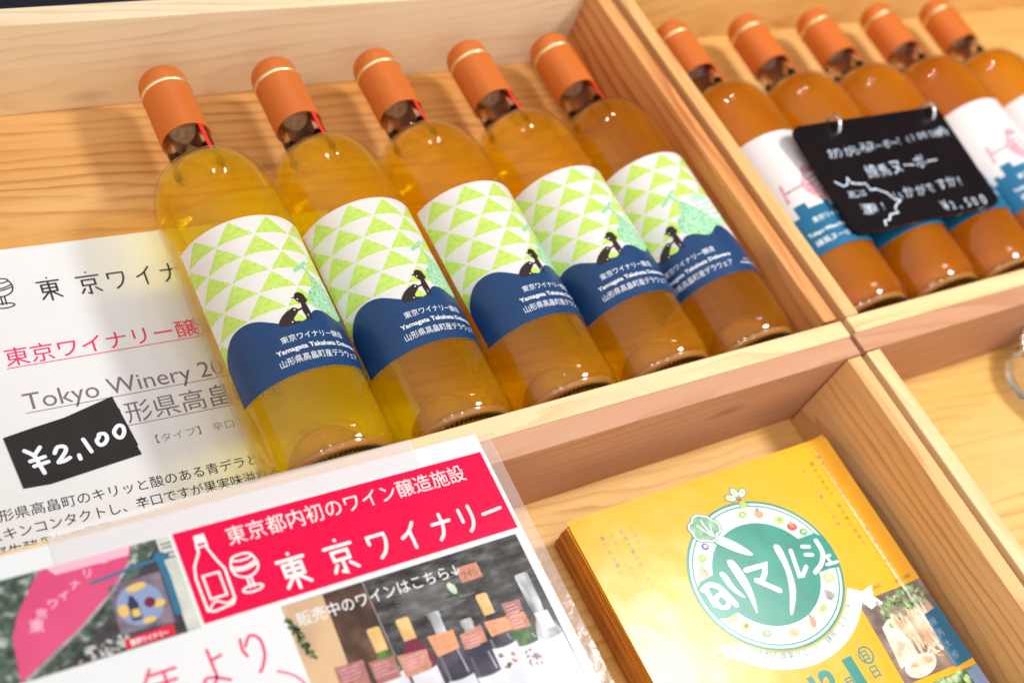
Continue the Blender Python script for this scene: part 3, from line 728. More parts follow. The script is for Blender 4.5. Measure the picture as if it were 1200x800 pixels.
# ------------------------------------------------------------------ laminated poster across the crates
PZ = H + .0004
t = thing('laminated_poster', 'laminated winery poster with a crimson banner lying across the crate edges', 'poster', (-.275, -.0077, PZ), R(-1.2))
sheet_mesh('paper', [(-297, -210), (-1.6, -210), (-1.9, 0), (-297, 0)], 'paper', t, .25, .25)
f = Flat(); h = .29
f.rect(-173.0, -58.0, -4.2, -11.0, 'crimson', h)
f.done('crimson_banner', t, flat_map)
f = Flat(); h = .34
f.text('東京都内初のワイン醸造施設', -149.2, -23.8, 10.6, 'white_print', width=130.5, h=h)
for ch, x in zip('東京ワイナリー', (-133.5, -109, -86, -68.5, -50, -35, -20.5)):
    big = ch in '東京'
    f.glyph(G[ch], x, -54.6 if big else -52.6, 17.5 if big else (12.5 if ch != 'ー' else 13), 18.0 if big else 14.4, 1.75, 'white_print', h)
bot = [(-163.4, -15.4), (-159.6, -15.4), (-159.4, -20), (-159.8, -22.6), (-157.6, -29.6), (-155.4, -35), (-155.8, -50.4), (-157.6, -52.6), (-166.6, -53.6), (-169.4, -52.4), (-169.6, -36), (-168.4, -30), (-164.2, -23.4), (-164.2, -20)]
f.stroke(bot, 1.2, 'white_print', h, closed=True); f.rect(-164.3, -19.2, -159.3, -15.2, 'white_print', h - .02); f.stroke([(-164.6, -21.2), (-159.2, -21.0)], 1, 'white_print', h)
f.stroke([(-166.3, -35.6), (-158.6, -35.6), (-158.6, -47.4), (-166.3, -47.4)], 1.1, 'white_print', h, closed=True)
f.stroke([(-168.0, -51.6), (-164.5, -49.0), (-160, -51.4), (-156.6, -50.4)], 1.0, 'white_print', h, smooth=True)
wineglass(f, -146.2, -36.6, 8.0, 'white_print', 1.1, h)
f.done('banner_lettering', t, flat_map)
# photograph of the shop front
M['ph_leaf'] = noisy('photo_foliage', [(.02, .03, .025), (.05, .075, .055), (.10, .14, .10), (.45, .5, .48)], 190, .25, 8)
M['ph_dark'] = noisy('photo_shade', [(.03, .025, .03), (.055, .045, .055), (.10, .085, .10)], 120, .25, 8)
M['ph_pink'] = noisy('photo_awning', [(.62, .05, .16), (.72, .09, .22)], 20, .25, 2)
M['ph_pink_lt'] = plain('photo_awning_light', (.85, .45, .58), .25)
M['ph_grey'] = noisy('photo_grey', [(.25, .22, .24), (.50, .47, .46)], 150, .25, 5)
M['ph_mauve'] = noisy('photo_mauve', [(.13, .09, .15), (.20, .15, .21), (.27, .21, .26)], 120, .25, 4)
M['ph_blue'] = plain('photo_blue', (.03, .16, .28), .25); M['ph_sky'] = plain('photo_pale_blue', (.25, .32, .52), .25)
M['ph_yellow'] = plain('photo_yellow', (.75, .50, .14), .25); M['ph_navy'] = plain('photo_navy', (.03, .03, .10), .25)
M['ph_wine'] = plain('photo_wine', (.18, .01, .05), .25); M['ph_red'] = plain('photo_red', (.70, .01, .04), .25)
M['ph_cream'] = noisy('photo_cream', [(.50, .52, .45), (.68, .68, .62)], 90, .25, 3)
f = Flat(); h = .29
f.rect(-262, -59.2, -180.8, -11.2, 'ph_leaf', h)
f.poly([(-236, -59.2), (-208, -40), (-180.8, -14), (-180.8, -59.2)], 'ph_dark', h + .02)
f.poly([(-233.5, -11.4), (-192, -11.4), (-196.5, -20), (-206, -29.5), (-222, -41.5), (-252.5, -59.0), (-251, -38.5), (-246, -28)], 'ph_pink', h + .04)
f.poly([(-230, -11.2), (-193, -11.2), (-194.6, -15.5), (-227, -15.5)], 'ph_pink_lt', h + .055)
f.stroke([(-195.6, -19.4), (-206, -30.4), (-222, -42.2), (-250, -58.8)], 1.3, 'ph_grey', h + .06)
f.poly([(-207.5, -27.6), (-184.0, -27.4), (-184.6, -52.8), (-208.6, -51.4)], 'ph_mauve', h + .05)
f.ring(-196.6, -40.0, 9.0, 11.6, 'ph_mauve', h + .06)
f.disc(-196.6, -40.0, 10.2, 'ph_sky', h + .07)
f.disc(-196.0, -31.6, 4.6, 'ph_yellow', h + .09, 1.8, rot=.1); f.disc(-204.2, -41, 2.6, 'ph_yellow', h + .09, 3); f.disc(-188.8, -42, 3, 'ph_yellow', h + .09, 1.8); f.disc(-195, -48.4, 3, 'ph_yellow', h + .09, 1.5)
f.poly([(-200.4, -35), (-198.8, -35), (-197.4, -39), (-197.4, -47), (-202, -47), (-202, -39)], 'ph_navy', h + .10); f.rect(-201.2, -45.4, -197.8, -41.6, 'ph_yellow', h + .11); f.disc(-192.4, -40.4, 2.5, 'ph_wine', h + .11)
f.stroke([(-213.6, -24.0), (-196, -22.2), (-178, -20.8)], 1.6, 'ph_blue', h + .10); f.stroke([(-182.4, -19.6), (-181.6, -30), (-182.0, -48.6)], 3.2, 'ph_blue', h + .11); f.disc(-181.6, -20.6, 3.0, 'ph_blue', h + .12, 2.6)
f.poly([(-207.9, -54.0), (-186.0, -53.4), (-186.0, -58.4), (-208.2, -58.6)], 'ph_red', h + .10); f.text('東京ワイナリー', -206, -57.6, 3.2, 'white_print', width=17, bold=.03, h=h + .12)
for ch, x, y in zip('京ワイナリー', (-238, -232, -227, -221, -214, -207), (-33, -30, -27.5, -24, -20.4, -17)): f.text(ch, x - 2, y, 5.2, 'ph_pink_lt', h=h + .06, rot=-.2, bold=.02)
f.text('東', -244, -38, 6.5, 'ph_pink_lt', h=h + .06, rot=-.2, bold=.02)
rg = random.Random(11)
for k in range(60):
    x, y = rg.uniform(-236, -206), rg.uniform(-59, -52)
    if y < -47 - (x + 250) * .12 and x > -228: f.disc(x, y, rg.uniform(.4, 1.6), 'ph_cream', h + .08 + f.step() * .2, rg.uniform(.3, .9), n=9, rot=rg.uniform(0, 3))
f.rect(-180.8, -59.2, -174.6, -11.2, 'ph_cream', h)
for y in (-17, -20, -22.4, -15): f.rect(-179.6, y, -174.8, y + .7, 'ph_dark', h + .03)
f.done('shop_photo', t, flat_map)
# big pink lettering below
f = Flat(); h = .29
for ch, x, y, w, hg in (('年', -207.6, -87.5, 19, 17.5), ('よ', -184, -87, 15.5, 17.5), ('り', -163.5, -86.5, 14.5, 17.6)):
    f.glyph(G[ch], x, y, w, hg, 1.35, 'red_ink', h)
f.stroke([(-160 + 21 * math.cos(a), -103 + 15.5 * math.sin(a)) for a in (R(d) for d in range(-60, 62, 6))], .9, 'red_ink', h)
f.text('2014', -262, -88, 17, 'red_ink', width=46, h=h)
f.text('大泉学園にて醸造中', -284, -118, 13, 'red_ink', width=128, h=h)
f.done('pink_lettering', t, flat_map)
# photograph of the wines on sale
M['ph_board'] = noisy('photo_blackboard', [(.022, .02, .02), (.05, .046, .046), (.085, .08, .078), (.15, .15, .14)], 90, .2, 9, stretch=(1, 2.4, 1))
M['ph_brown'] = noisy('photo_brown', [(.03, .02, .017), (.09, .045, .03), (.19, .10, .06)], 70, .2, 6)
M['ph_tan'] = noisy('photo_tan', [(.52, .34, .22), (.66, .44, .26), (.74, .50, .28)], 22, .2, 3)
M['ph_orange'] = noisy('photo_card_orange', [(.74, .30, .14), (.82, .40, .22)], 200, .2, 5)
M['ph_rose'] = noisy('photo_card_rose', [(.36, .13, .11), (.50, .22, .19)], 240, .2, 5)
M['ph_terra'] = noisy('photo_card_terracotta', [(.52, .20, .13), (.66, .32, .22)], 240, .2, 5)
M['ph_cap'] = noisy('photo_cap', [(.70, .42, .14), (.82, .58, .27)], 120, .2, 3)
M['ph_glass'] = noisy('photo_dark_glass', [(.012, .012, .022), (.04, .035, .06), (.10, .08, .12)], 60, .2, 5)
M['ph_clear'] = noisy('photo_clear_glass', [(.22, .22, .24), (.45, .45, .47), (.68, .68, .70)], 160, .2, 5, stretch=(1, .4, 1))
M['ph_sheen'] = noisy('photo_sheen', [(.10, .09, .12), (.24, .22, .26)], 50, .2, 3, stretch=(1, .3, 1))
M['ph_wlab'] = noisy('photo_wine_label', [(.62, .62, .68), (.76, .76, .80)], 60, .2, 4)
M['ph_green'] = noisy('photo_green', [(.02, .06, .02), (.05, .13, .04), (.16, .28, .05)], 160, .2, 5)
f = Flat(); h = .29
f.rect(-137.2, -205, -7.2, -61.0, 'ph_board', h)
f.rect(-116.6, -205, -95, -61.2, 'ph_brown', h + .015)
f.disc(-106, -78, 9.5, 'ph_brown', h + .02, 12)
f.stroke([(-95.4, -61.4), (-94.6, -120)], .5, 'ph_grey', h + .03)
f.poly([(-137.2, -61.2), (-116.4, -61.2), (-117.4, -94), (-119.4, -120), (-137.2, -120)], 'ph_tan', h + .03)
rg = random.Random(2)
for k in range(60):
    v = rg.uniform(0, 1); f.disc(-136.0 + 4.2 * v + rg.uniform(-1.6, 1.6), -68 - 21 * v + rg.uniform(-1.6, 1.6), rg.uniform(.6, 1.5), 'ph_green', h + .05 + f.step() * .3, rg.uniform(.5, 1.0), n=8, rot=rg.uniform(0, 3))
for k in range(16): f.rect(-84 + (k % 2) * 2, -72.5 - k * .95, -50 + rg.uniform(-8, 8), -72.3 - k * .95, 'ph_grey', h + .03)
f.disc(-53.4, -78.6, 2.9, 'ph_green', h + .05, 4.6, rot=.3); f.disc(-53.4, -78.2, 1.9, 'ph_cream', h + .06, 3.4, rot=.3)
f.rect(-47.0, -77.2, -35.0, -69.0, 'ph_terra', h + .04); f.text('ワイン', -45.6, -75.2, 4.2, 'ph_board', h=h + .06, width=9.4)
def vine(x, y, cap, neck_w, shoulder_y, body, lab, wide=14.5, cap_m='ph_cap', tagm=None, tagr=None, hh=0.0):
    sh = [(x + wide / 2, shoulder_y - 9), (x + wide * .49, shoulder_y - 5.5), (x + wide * .40, shoulder_y - 2.2), (x + neck_w * .75, shoulder_y + .6), (x + neck_w * .52, shoulder_y + 3)]
    sh = smooth_line(sh, 4); f.poly([(x - wide / 2, -205), (x + wide / 2, -205)] + sh + [(2 * x - a, b) for a, b in reversed(sh)], body, h + .05 + hh)
    f.poly([(x - wide * .47, -205), (x - wide * .36, -205), (x - wide * .34, shoulder_y - 7), (x - wide * .42, shoulder_y - 6.5)], 'ph_sheen' if body != 'ph_clear' else 'ph_wlab', h + .058 + hh)
    f.rect(x - neck_w / 2, shoulder_y + 2, x + neck_w / 2, y - cap, body if cap_m != 'ph_clear' else 'ph_clear', h + .055 + hh)
    f.poly([(x - neck_w * .56, y - cap), (x + neck_w * .56, y - cap), (x + neck_w * .6, y - .6), (x + neck_w * .4, y), (x - neck_w * .4, y), (x - neck_w * .6, y - .6)], cap_m, h + .06 + hh)
    f.rect(x - neck_w * .62, y - 3.0, x + neck_w * .62, y - 2.2, cap_m, h + .066 + hh)
    if lab is not None: f.poly([(x - wide / 2 + .3, -205), (x + wide / 2 - .3, -205)] + [(x + (wide / 2 - .3) * k / 6, lab - .9 + .9 * (k / 6) ** 2) for k in range(6, -7, -1)], 'ph_wlab', h + .065 + hh)
    f.stroke([(x + wide * .28, shoulder_y - 7), (x + wide * .32, (lab or -120) + 1.5)], .7, 'ph_clear', h + .07 + hh)
vine(-99.8, -84.4, 12.2, 5.6, -100.5, 'ph_green', -108, hh=.00)
vine(-84.4, -84.4, 11.4, 5.8, -99, 'ph_wine', -111.5, hh=.002)
vine(-68.4, -86.4, 3.4, 5.6, -101, 'ph_glass', -121, cap_m='ph_clear', hh=.004)
vine(-54.0, -95.0, 3.4, 5.6, -107, 'ph_glass', -124, cap_m='ph_clear', hh=.006)
vine(-40.6, -85.4, 11.4, 5.4, -102, 'ph_glass', -113.4, hh=.008)
vine(-28.0, -97.4, 3.0, 5.0, -106, 'ph_green', -116.6, cap_m='ph_cap', hh=.010)
vine(-15.2, -82.0, 18, 6.4, -110, 'ph_clear', -117.4, cap_m='ph_clear', hh=.012)
for (q, m) in (([(-124.6, -96.6), (-110.2, -97.4), (-111, -110), (-125, -110)], 'ph_rose'), ([(-108.4, -99.6), (-95.4, -100.4), (-95.8, -111), (-108, -111)], 'ph_rose'), ([(-94.2, -101.2), (-78.8, -102.6), (-80.4, -112.4), (-93.8, -112.6)], 'ph_terra'), ([(-76.2, -97.2), (-62.2, -98.0), (-62.8, -107.4), (-75.2, -108.2)], 'ph_orange'), ([(-60.2, -101.6), (-47.6, -100.0), (-48.0, -108.8), (-60.8, -109.4)], 'ph_terra'), ([(-45.6, -99.6), (-33.4, -100.5), (-31.2, -107.6), (-45.0, -107.8)], 'ph_orange'), ([(-32.8, -93.6), (-22.4, -94.4), (-22.6, -100), (-32.4, -100)], 'ph_rose'), ([(-33.2, -99.7), (-22.8, -100.9), (-22.6, -109.1), (-32.2, -108.6)], 'ph_terra'), ([(-18.2, -103.6), (-10.4, -104.2), (-10.2, -113.4), (-17.6, -113.2)], 'ph_wlab')):
    f.poly(q, m, h + .09 + f.step())
    x0, x1 = q[0][0] + 1.4, q[1][0] - 1.4
    if m != 'ph_wlab':
        for k in range(4): f.rect(x0, q[0][1] - 2.6 - k * 1.8, x1 - rg.uniform(0, 4), q[0][1] - 2.25 - k * 1.8, 'ph_pink_lt' if m != 'ph_orange' else 'ph_terra', h + .15)
for x, y in ((-42, -119), (-28.5, -122)):
    for k in range(12): f.disc(x + rg.uniform(-4, 4), y + rg.uniform(-6, 2), rg.uniform(.5, 1.5), rg.choice(['ph_green', 'ph_mauve', 'ph_rose']), h + .10 + f.step() * .5, rg.uniform(.4, 1), n=8, rot=rg.uniform(0, 3))
f.text('販売中のワインはこちら↓', -132.4, -72.6, 7.6, 'white_print', width=87, bold=.006, h=h + .14)
f.done('wine_photo', t, flat_map)
bm = bmesh.new()
nx, ny = 60, 44
gv = [[bm.verts.new(((-301 + 299.0 * i / nx) * .001, (-214 + 214.0 * j / ny) * .001, .00056)) for j in range(ny + 1)] for i in range(nx + 1)]
for i in range(nx):
    for j in range(ny): bm.faces.new((gv[i][j], gv[i + 1][j], gv[i + 1][j + 1], gv[i][j + 1]))
bm_obj('laminate', bm, 'laminate', t, True)
bm = bmesh.new(); rg = random.Random(4)
cols = [-2.0, -.4, 1.4, 3.2, 5.0]
g2 = [[bm.verts.new(((x + (.4 * j / 60 if x > 0 else 0)) * .001, (-214 + 212.0 * j / 60) * .001, .00045 + (rg.uniform(-.00022, .00022) if 0 < x < 5 else 0))) for j in range(61)] for x in cols]
for i in range(len(cols) - 1):
    for j in range(60): bm.faces.new((g2[i][j], g2[i + 1][j], g2[i + 1][j + 1], g2[i][j + 1]))
bm_obj('laminate_edge', bm, 'laminate_edge', t, True)
f = Flat(); f.poly([(-226, -11.2), (-40.6, -9.6), (-39.6, 6.2), (-225.6, 5.4)], 'tape', .75); f.poly([(-226, -11.4), (-224.8, -11.3), (-224.4, 5.4), (-225.6, 5.4)], 'tape', .80)
f.done('adhesive_tape', t, flat_map)

# ------------------------------------------------------------------ flyers
FX, FY, FZ = -.0201, -.058, .025
def fly_map(u, v, h):
    if u <= -2.9: x, z = FX + u * .001, FZ
    else:
        k = (u + 2.9) / 16.9; x, z = FX - .0029 + .0116 * k, FZ + .0052 * k ** 1.4
    return (x + .00002 * v * 0, FY + v * .001, z + h * .001)
FU = [-2.9, -1.5, 0, 2, 4, 6, 8, 10, 12]
# the pile below: too many leaves to count
bm = bmesh.new(); rg = random.Random(9); z = .0006
while z < FZ - .0016:
    th = rg.choice((.0002, .0002, .0003, .0004, .0007)); k = z / FZ
    j = rg.uniform(-.0007, .0007); dx = -.0014 * math.sin(k * 3.1) + j; dy = rg.uniform(-.0006, .0006)
    r = bmesh.ops.create_cube(bm, size=1)
    for v in r['verts']: v.co = Vector((v.co.x * .2065 + FX - .0955 + dx - .0005, v.co.y * .297 + FY - .1475 + dy, (v.co.z + .5) * th * .86 + z))
    z += th
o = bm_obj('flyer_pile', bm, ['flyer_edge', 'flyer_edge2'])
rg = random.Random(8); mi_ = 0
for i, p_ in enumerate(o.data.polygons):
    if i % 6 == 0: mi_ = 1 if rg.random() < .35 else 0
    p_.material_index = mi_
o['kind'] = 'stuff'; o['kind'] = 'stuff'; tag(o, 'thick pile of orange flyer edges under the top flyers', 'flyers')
FL = ['lowest loose flyer, its corner sticking out behind the yellow pile', 'flyer slid a little askew just under the top flyer']
for i, (dx, dy, a, dz) in enumerate(((-.0012, .0022, .010, -.0012), (.0008, .0030, -.006, -.0006))):
    t2 = thing('flyer', FL[i], 'flyer', (FX, FY, FZ + dz), 0, 'yellow market flyers')
    def fm(u, v, h, dx=dx, dy=dy, a=a):
        p = fly_map(u, v, h); x, y = p[0] - FX, p[1] - FY
        return (x * math.cos(a) - y * math.sin(a) + dx, x * math.sin(a) + y * math.cos(a) + dy, p[2] - FZ)
    f = Flat(); f.rect(-199.5, -297, 13, 0, 'flyer', -.15); f.done('leaf', t2, fm, FU)
t = thing('flyer', 'top yellow flyer with a round green emblem, its edge curling up the crate side', 'flyer', (FX, FY, FZ), 0, 'yellow market flyers')
def ft(u, v, h):
    p = fly_map(u, v, h); return (p[0] - FX, p[1] - FY, p[2] - FZ)
f = Flat(); f.rect(-199.6, -297, 14, 0, 'flyer', 0); f.done('leaf', t, ft, FU)
def em(u, v, h): return ft(-90.66 + 1.112 * u, -67.25 + .965 * v, h)
f = Flat(); cx0 = cy0 = 0.0
f.disc(0, 0, 50, 'logo_white', .05, n=120)
f.ring(0, 0, 48.3, 50, 'logo_green', .09); f.ring(0, 0, 45.8, 46.8, 'logo_green', .09)
f.disc(0, 0, 34.4, 'logo_green', .09, n=100)
f.poly([(-46.6, 7), (-42, 10.5), (-30, 12), (-30, -15), (-38, -16), (-44.8, -14)], 'logo_green', .11)
f.poly([(30, 13), (45, 12.5), (49.4, 7), (49.6, -8), (48, -14), (40, -12.5), (30, -12)], 'logo_green', .11)
f.done('round_emblem', t, em)
f = Flat(); h = .15; m = 'logo_white'; lw = 3.4
f.stroke([(-43.4, 5.2), (-38, 6.6), (-33.4, 3.2), (-31, -3.5), (-29.4, -10.6)], lw, m, h, smooth=True)
f.stroke([(-41.6, 5), (-41.4, -6)], lw, m, h)
f.stroke([(-36, -1.2), (-39.4, -3.4), (-39.0, -8.2), (-35.0, -9.6), (-32.4, -6.6), (-33.6, -2.6)], 2.9, m, h, smooth=True, closed=True)
f.poly(smooth_line([(-28.4, 10.8), (-24.8, 9.4), (-24.0, 0), (-21.4, -8), (-24, -7), (-27.4, 0)], 4, True), m, h + .05)
f.poly(smooth_line([(-20, 15.6), (-15.6, 14.6), (-14.2, 2), (-16, -10), (-19.6, -19.6), (-20.4, -18.6), (-19.4, -8), (-20, 4)], 4, True), m, h + .06)
f.stroke([(-11.6, 6.6), (1.6, 5.4), (-1.6, .4), (-6.4, -3.4)], lw, m, h); f.stroke([(-9, -1.6), (1.0, -12.8)], lw, m, h)
f.poly(smooth_line([(13.4, 13.6), (17.6, 12.4), (15.8, -2), (10.6, -17), (1.0, -28.4), (-.8, -27.6), (7, -15), (12, -2)], 4, True), m, h + .07)
f.stroke([(22.8, 7.6), (18.4, -9.4), (20.6, -9.8), (26.2, -5.6)], 2.7, m, h)
f.stroke([(31.4, 7.2), (35.6, 5.6)], 2.5, m, h); f.stroke([(30.4, 1.6), (34.6, 0)], 2.5, m, h)
f.stroke([(42.6, 7.4), (42.0, -1), (36.8, -7.4), (29.6, -11)], 3.0, m, h, smooth=True)
f.stroke([(39.6, -4.0), (45.4, -4.6)], 1.9, m, h); f.stroke([(42.6, -4.4), (43.4, -9.6)], 1.9, m, h); f.stroke([(39.8, -9.4), (47.6, -10.2)], 1.9, m, h)
f.done('emblem_lettering', t, em)
M['v_red'] = plain('veg_red', (.72, .03, .02), .3); M['v_grn'] = noisy('veg_green', [(.20, .42, .10), (.42, .60, .20)], 200, .3, 3); M['v_dk'] = noisy('veg_dark', [(.06, .26, .12), (.30, .52, .34)], 160, .3, 4)
M['v_lime'] = noisy('veg_lime', [(.42, .60, .12), (.60, .74, .30)], 160, .3, 3); M['v_or'] = noisy('veg_orange', [(.80, .18, .08), (.88, .45, .28)], 120, .3, 3); M['v_tan'] = noisy('veg_tan', [(.55, .38, .24), (.72, .55, .40)], 200, .3, 4)
M['v_pur'] = plain('veg_purple', (.10, .07, .32), .3); M['v_wht'] = plain('veg_white', (.84, .85, .82), .3); M['v_yel'] = plain('veg_yellow', (.85, .66, .12), .3)
f = Flat(); h = .13
def fruit(x, y, m, rx, ry, m2=None, leaf=None, rot=0.0):
    f.disc(x, y, rx, m, h + f.step(), ry, n=22, rot=rot)
    if m2: f.disc(x + rx * .1, y + ry * .05, rx * .5, m2, h + .07, ry * .45, n=14, rot=rot)
    if leaf: f.poly([(x - rx * .3, y + ry * .6), (x + rx * .5, y + ry * .7), (x + rx * .7, y + ry * 1.5), (x - rx * .1, y + ry * 1.3)], leaf, h + .08)
fruit(27.5, 28.4, 'v_lime', 3.4, 3.2, 'v_grn'); fruit(33, 21.6, 'v_red', 3.4, 2.8, 'v_or', 'v_dk', -.3); fruit(38.2, 15.8, 'v_dk', 3.0, 2.6, 'v_lime')
fruit(35.6, -17.4, 'v_lime', 3.6, 3.6, 'v_wht'); fruit(35.6, -17.4, 'v_lime', 1.0, 1.0)
for q in ((29.0, -25.6), (31.0, -27.6), (28.6, -28.4)): fruit(*q, 'ph_grey', 1.9, 2.6, None, None, .4)
fruit(20.4, -33.4, 'v_lime', 3.6, 2.4, 'v_grn', None, .5); fruit(9.4, -38.2, 'v_or', 2.0, 4.0, None, 'v_dk', -.3); fruit(-5.6, -39.2, 'v_tan', 4.2, 3.2); fruit(-21.6, -33.4, 'v_dk', 3.0, 2.6, 'v_lime')
fruit(-31, -24.6, 'v_yel', 3.2, 2.8, 'brown_text', None, .5); fruit(-36.4, -17.6, 'v_grn', 4.4, 1.6, 'v_lime', None, .2)
fruit(-37.2, 14.6, 'v_or', 2.9, 3.4, None, 'v_grn', .3); fruit(-33, 23.4, 'v_grn', 3.2, 2.8, 'v_lime'); fruit(-27.4, 29.6, 'v_pur', 2.4, 2.4, 'v_wht')
fruit(17, 37, 'v_or', 3.0, 3.0, None, 'v_dk'); fruit(6.6, 40.2, 'v_grn', 3.2, 2.4, 'v_lime')
f.done('vegetable_prints', t, em)
# long white radish with its leaf, and a blossom sprig on the rim
f = Flat()
f.poly(smooth_line([(-20, 37), (-12, 31), (-4.6, 22.4), (-.6, 13.2), (-4.6, 13.6), (-12, 19.4), (-18, 26), (-22.4, 32)], 4, True), 'logo_green', .17)
f.poly(smooth_line([(-19, 36), (-12, 30), (-5.2, 21.6), (-1.8, 14.4), (-5, 14.8), (-12, 20.6), (-17.4, 26.6), (-21, 32)], 4, True), 'v_wht', .20)
lobes = [(-20, 43, 5.4), (-25, 38.4, 4.8), (-16.4, 39.4, 4.6), (-22.4, 46.0, 3.8), (-27, 43, 3.4), (-20.6, 35.4, 4.0)]
for x, y, r in lobes: f.disc(x, y, r + 1.6, 'logo_green', .215 + f.step() * .1, n=26)
for x, y, r in lobes: f.disc(x, y, r + .9, 'logo_white', .235 + f.step() * .1, n=26)
for x, y, r in lobes: f.disc(x, y, r, 'v_dk', .265 + f.step() * .1, n=26)
for q in ((-25, 44), (-21, 46.5), (-16.8, 41.6)): f.stroke([(-18.4, 33.5), ((-18.4 + q[0]) / 2 - .6, (33.5 + q[1]) / 2), q], .8, 'v_wht', .32, smooth=True)
f.done('radish_print', t, em); f = Flat()
for a in (40, 95, 150): f.disc(10.4 + 5.6 * math.cos(R(a)), 50.4 + 5.6 * math.sin(R(a)), 4.2, 'logo_green', .20 + f.step() * .1, 2.8, n=18, rot=R(a))
for a in (40, 95, 150):
    f.disc(10.4 + 5.6 * math.cos(R(a)), 50.4 + 5.6 * math.sin(R(a)), 3.3, 'v_wht', .22 + f.step() * .1, 2.0, n=18, rot=R(a)); f.disc(10.4 + 6 * math.cos(R(a)), 50.4 + 6 * math.sin(R(a)), 1.9, 'v_yel', .26 + f.step() * .1, 1.2, n=14, rot=R(a))
f.disc(10.4, 50, 1.4, 'v_red', .30, n=12); f.poly([(7, 44), (9, 49), (12, 49), (14.6, 44.6)], 'v_grn', .31)
f.done('blossom_print', t, em)
# ribbon
f = Flat(); m = 'logo_white'
f.ring(0, 0, 51.2, 61.4, m, .07, n=70, a0=-142, a1=-33)
f.poly([(43.2, -27.8), (51.4, -33.4), (60, -32), (56.4, -38.6), (60.6, -46.6), (54.6, -44.8), (50, -46), (44, -34)], m, .085)
f.poly([(54.4, -43.6), (57.2, -49.6), (57.0, -42)], 'ph_grey', .10)
f.poly([(-48.4, -37.6), (-54, -38), (-51.4, -34), (-56, -29.6), (-42, -31)], m, .085); f.poly([(-48.6, -38), (-44.6, -44), (-45.6, -36)], 'ph_grey', .10)
s = '世界都市農業サミット 練馬 2019'
for i, ch in enumerate(s):
    a = R(-132 + 86 * i / (len(s) - 1))
    if ch != ' ': f.text(ch, 54.6 * math.cos(a), 54.6 * math.sin(a), 4.6, 'teal_text', h=.12, rot=a + math.pi / 2, align='c', bold=.004)
f.done('ribbon', t, em)
f = Flat()
f.text('12', -106.5, -146.5, 21, 'teal_text', width=19, bold=.05, h=.06); f.text('月', -84.5, -147.5, 8.5, 'teal_text', bold=.02, h=.06)
f.text('1', -77.0, -148, 24, 'teal_text', width=8, bold=.05, h=.06); f.text('日', -62.4, -147.6, 8.5, 'teal_text', bold=.02, h=.06); f.ring(-58.6, -134.0, 4.4, 5.6, 'teal_text', .06, n=40); f.text('日', -62.0, -136.6, 7, 'teal_text', bold=.03, h=.06)
f.text('10:00〜16:00', -118, -170, 14, 'teal_text', width=64, bold=.02, h=.06)
f.done('date_lettering', t, ft, FU)
f = Flat(); k = 3.5
for i, s in enumerate(('農のある暮らし、わたしたちの', 'たのしく、おいしい', '練馬の農のめぐみと', 'とれたて')): f.column(s, -183 + i * 7.2, -10.5, k, 'green_text', 4.5, h=.06, bold=.01)
f.done('green_column_text', t, ft, FU); f = Flat()
for i, (s, c, p) in enumerate((('農家さんと市民がつくる 農の恵みを味わう日', 'brown_text', 4.6), ('畑からまちへ、旬の味と出会う', 'brown_text', 4.6), ('みどりと暮らす練馬', 'green_text', 5))): f.column(s, -1.2 - i * 9.0, -8.0 - i * 2.5, k, c, p, h=.06, bold=.012)
f.text('主催 練馬区', -30, -101.5, 2.6, 'brown_text', h=.06); f.text('詳しくは裏面', -6, -103.5, 2.6, 'brown_text', h=.06)
f.done('brown_column_text', t, ft, FU)
M['ph_root'] = noisy('photo_root', [(.40, .20, .09), (.70, .48, .30), (.84, .74, .60)], 90, .28, 4)
M['ph_root2'] = noisy('photo_root_pale', [(.66, .46, .30), (.82, .70, .56), (.86, .82, .72)], 110, .28, 4)
M['ph_leaf2'] = noisy('photo_leaf', [(.02, .06, .015), (.10, .20, .05), (.30, .46, .20), (.55, .68, .42)], 170, .28, 6)
M['ph_bed'] = noisy('photo_bed', [(.10, .07, .06), (.22, .15, .11), (.36, .26, .20)], 70, .28, 5)
M['ph_bluebox'] = noisy('photo_bluebox', [(.006, .11, .21), (.012, .15, .26)], 60, .28, 3)
f = Flat(); h = .05
f.poly([(-41.5, -104.6), (14, -107.0), (14, -162.8), (-44.8, -159)], 'ph_bed', h)
f.poly([(-36, -124), (-22, -118), (-24, -146), (-41, -150)], 'ph_root2', h + .015)
rg = random.Random(21)
for kx in range(130):
    x = rg.uniform(-30, 10); y = -108 - rg.random() ** 1.3 * 18 - max(0, -x - 18) * .6
    f.disc(x, y, rg.uniform(1.0, 2.6), 'ph_leaf2', h + .03 + f.step() * .5, rg.uniform(.6, 1.4), n=9, rot=rg.uniform(0, 3))
for kx in range(26):
    x = -26 + kx * 1.35 + rg.uniform(-.8, .8); y0 = -120 - rg.uniform(0, 5); y1 = -140 - rg.uniform(0, 12); w = rg.uniform(1.0, 1.9)
    f.poly(smooth_line([(x - w * .5, y0), (x + w * .5, y0), (x + w + rg.uniform(-1, 1), (y0 + y1) / 2), (x + rg.uniform(-1.5, 1.5), y1), (x - w, (y0 + y1) / 2)], 3, True), rg.choice(['ph_root', 'ph_root2']), h + .06 + f.step())
f.poly(smooth_line([(-38, -150), (-28, -146.5), (-16, -148), (-12, -152.5), (-18, -158), (-30, -159.4), (-38, -156)], 4, True), 'ph_root2', h + .125)
f.poly(smooth_line([(-34, -151), (-24, -148.6), (-15, -151), (-18, -154), (-28, -153)], 4, True), 'ph_root', h + .14)
for kx in range(14): f.disc(rg.uniform(-16, 6), rg.uniform(-157, -143), rg.uniform(1.5, 3.4), rg.choice(['ph_root', 'ph_bed', 'ph_root2']), h + .11 + f.step(), rg.uniform(.8, 1.6), n=12, rot=rg.uniform(0, 3))
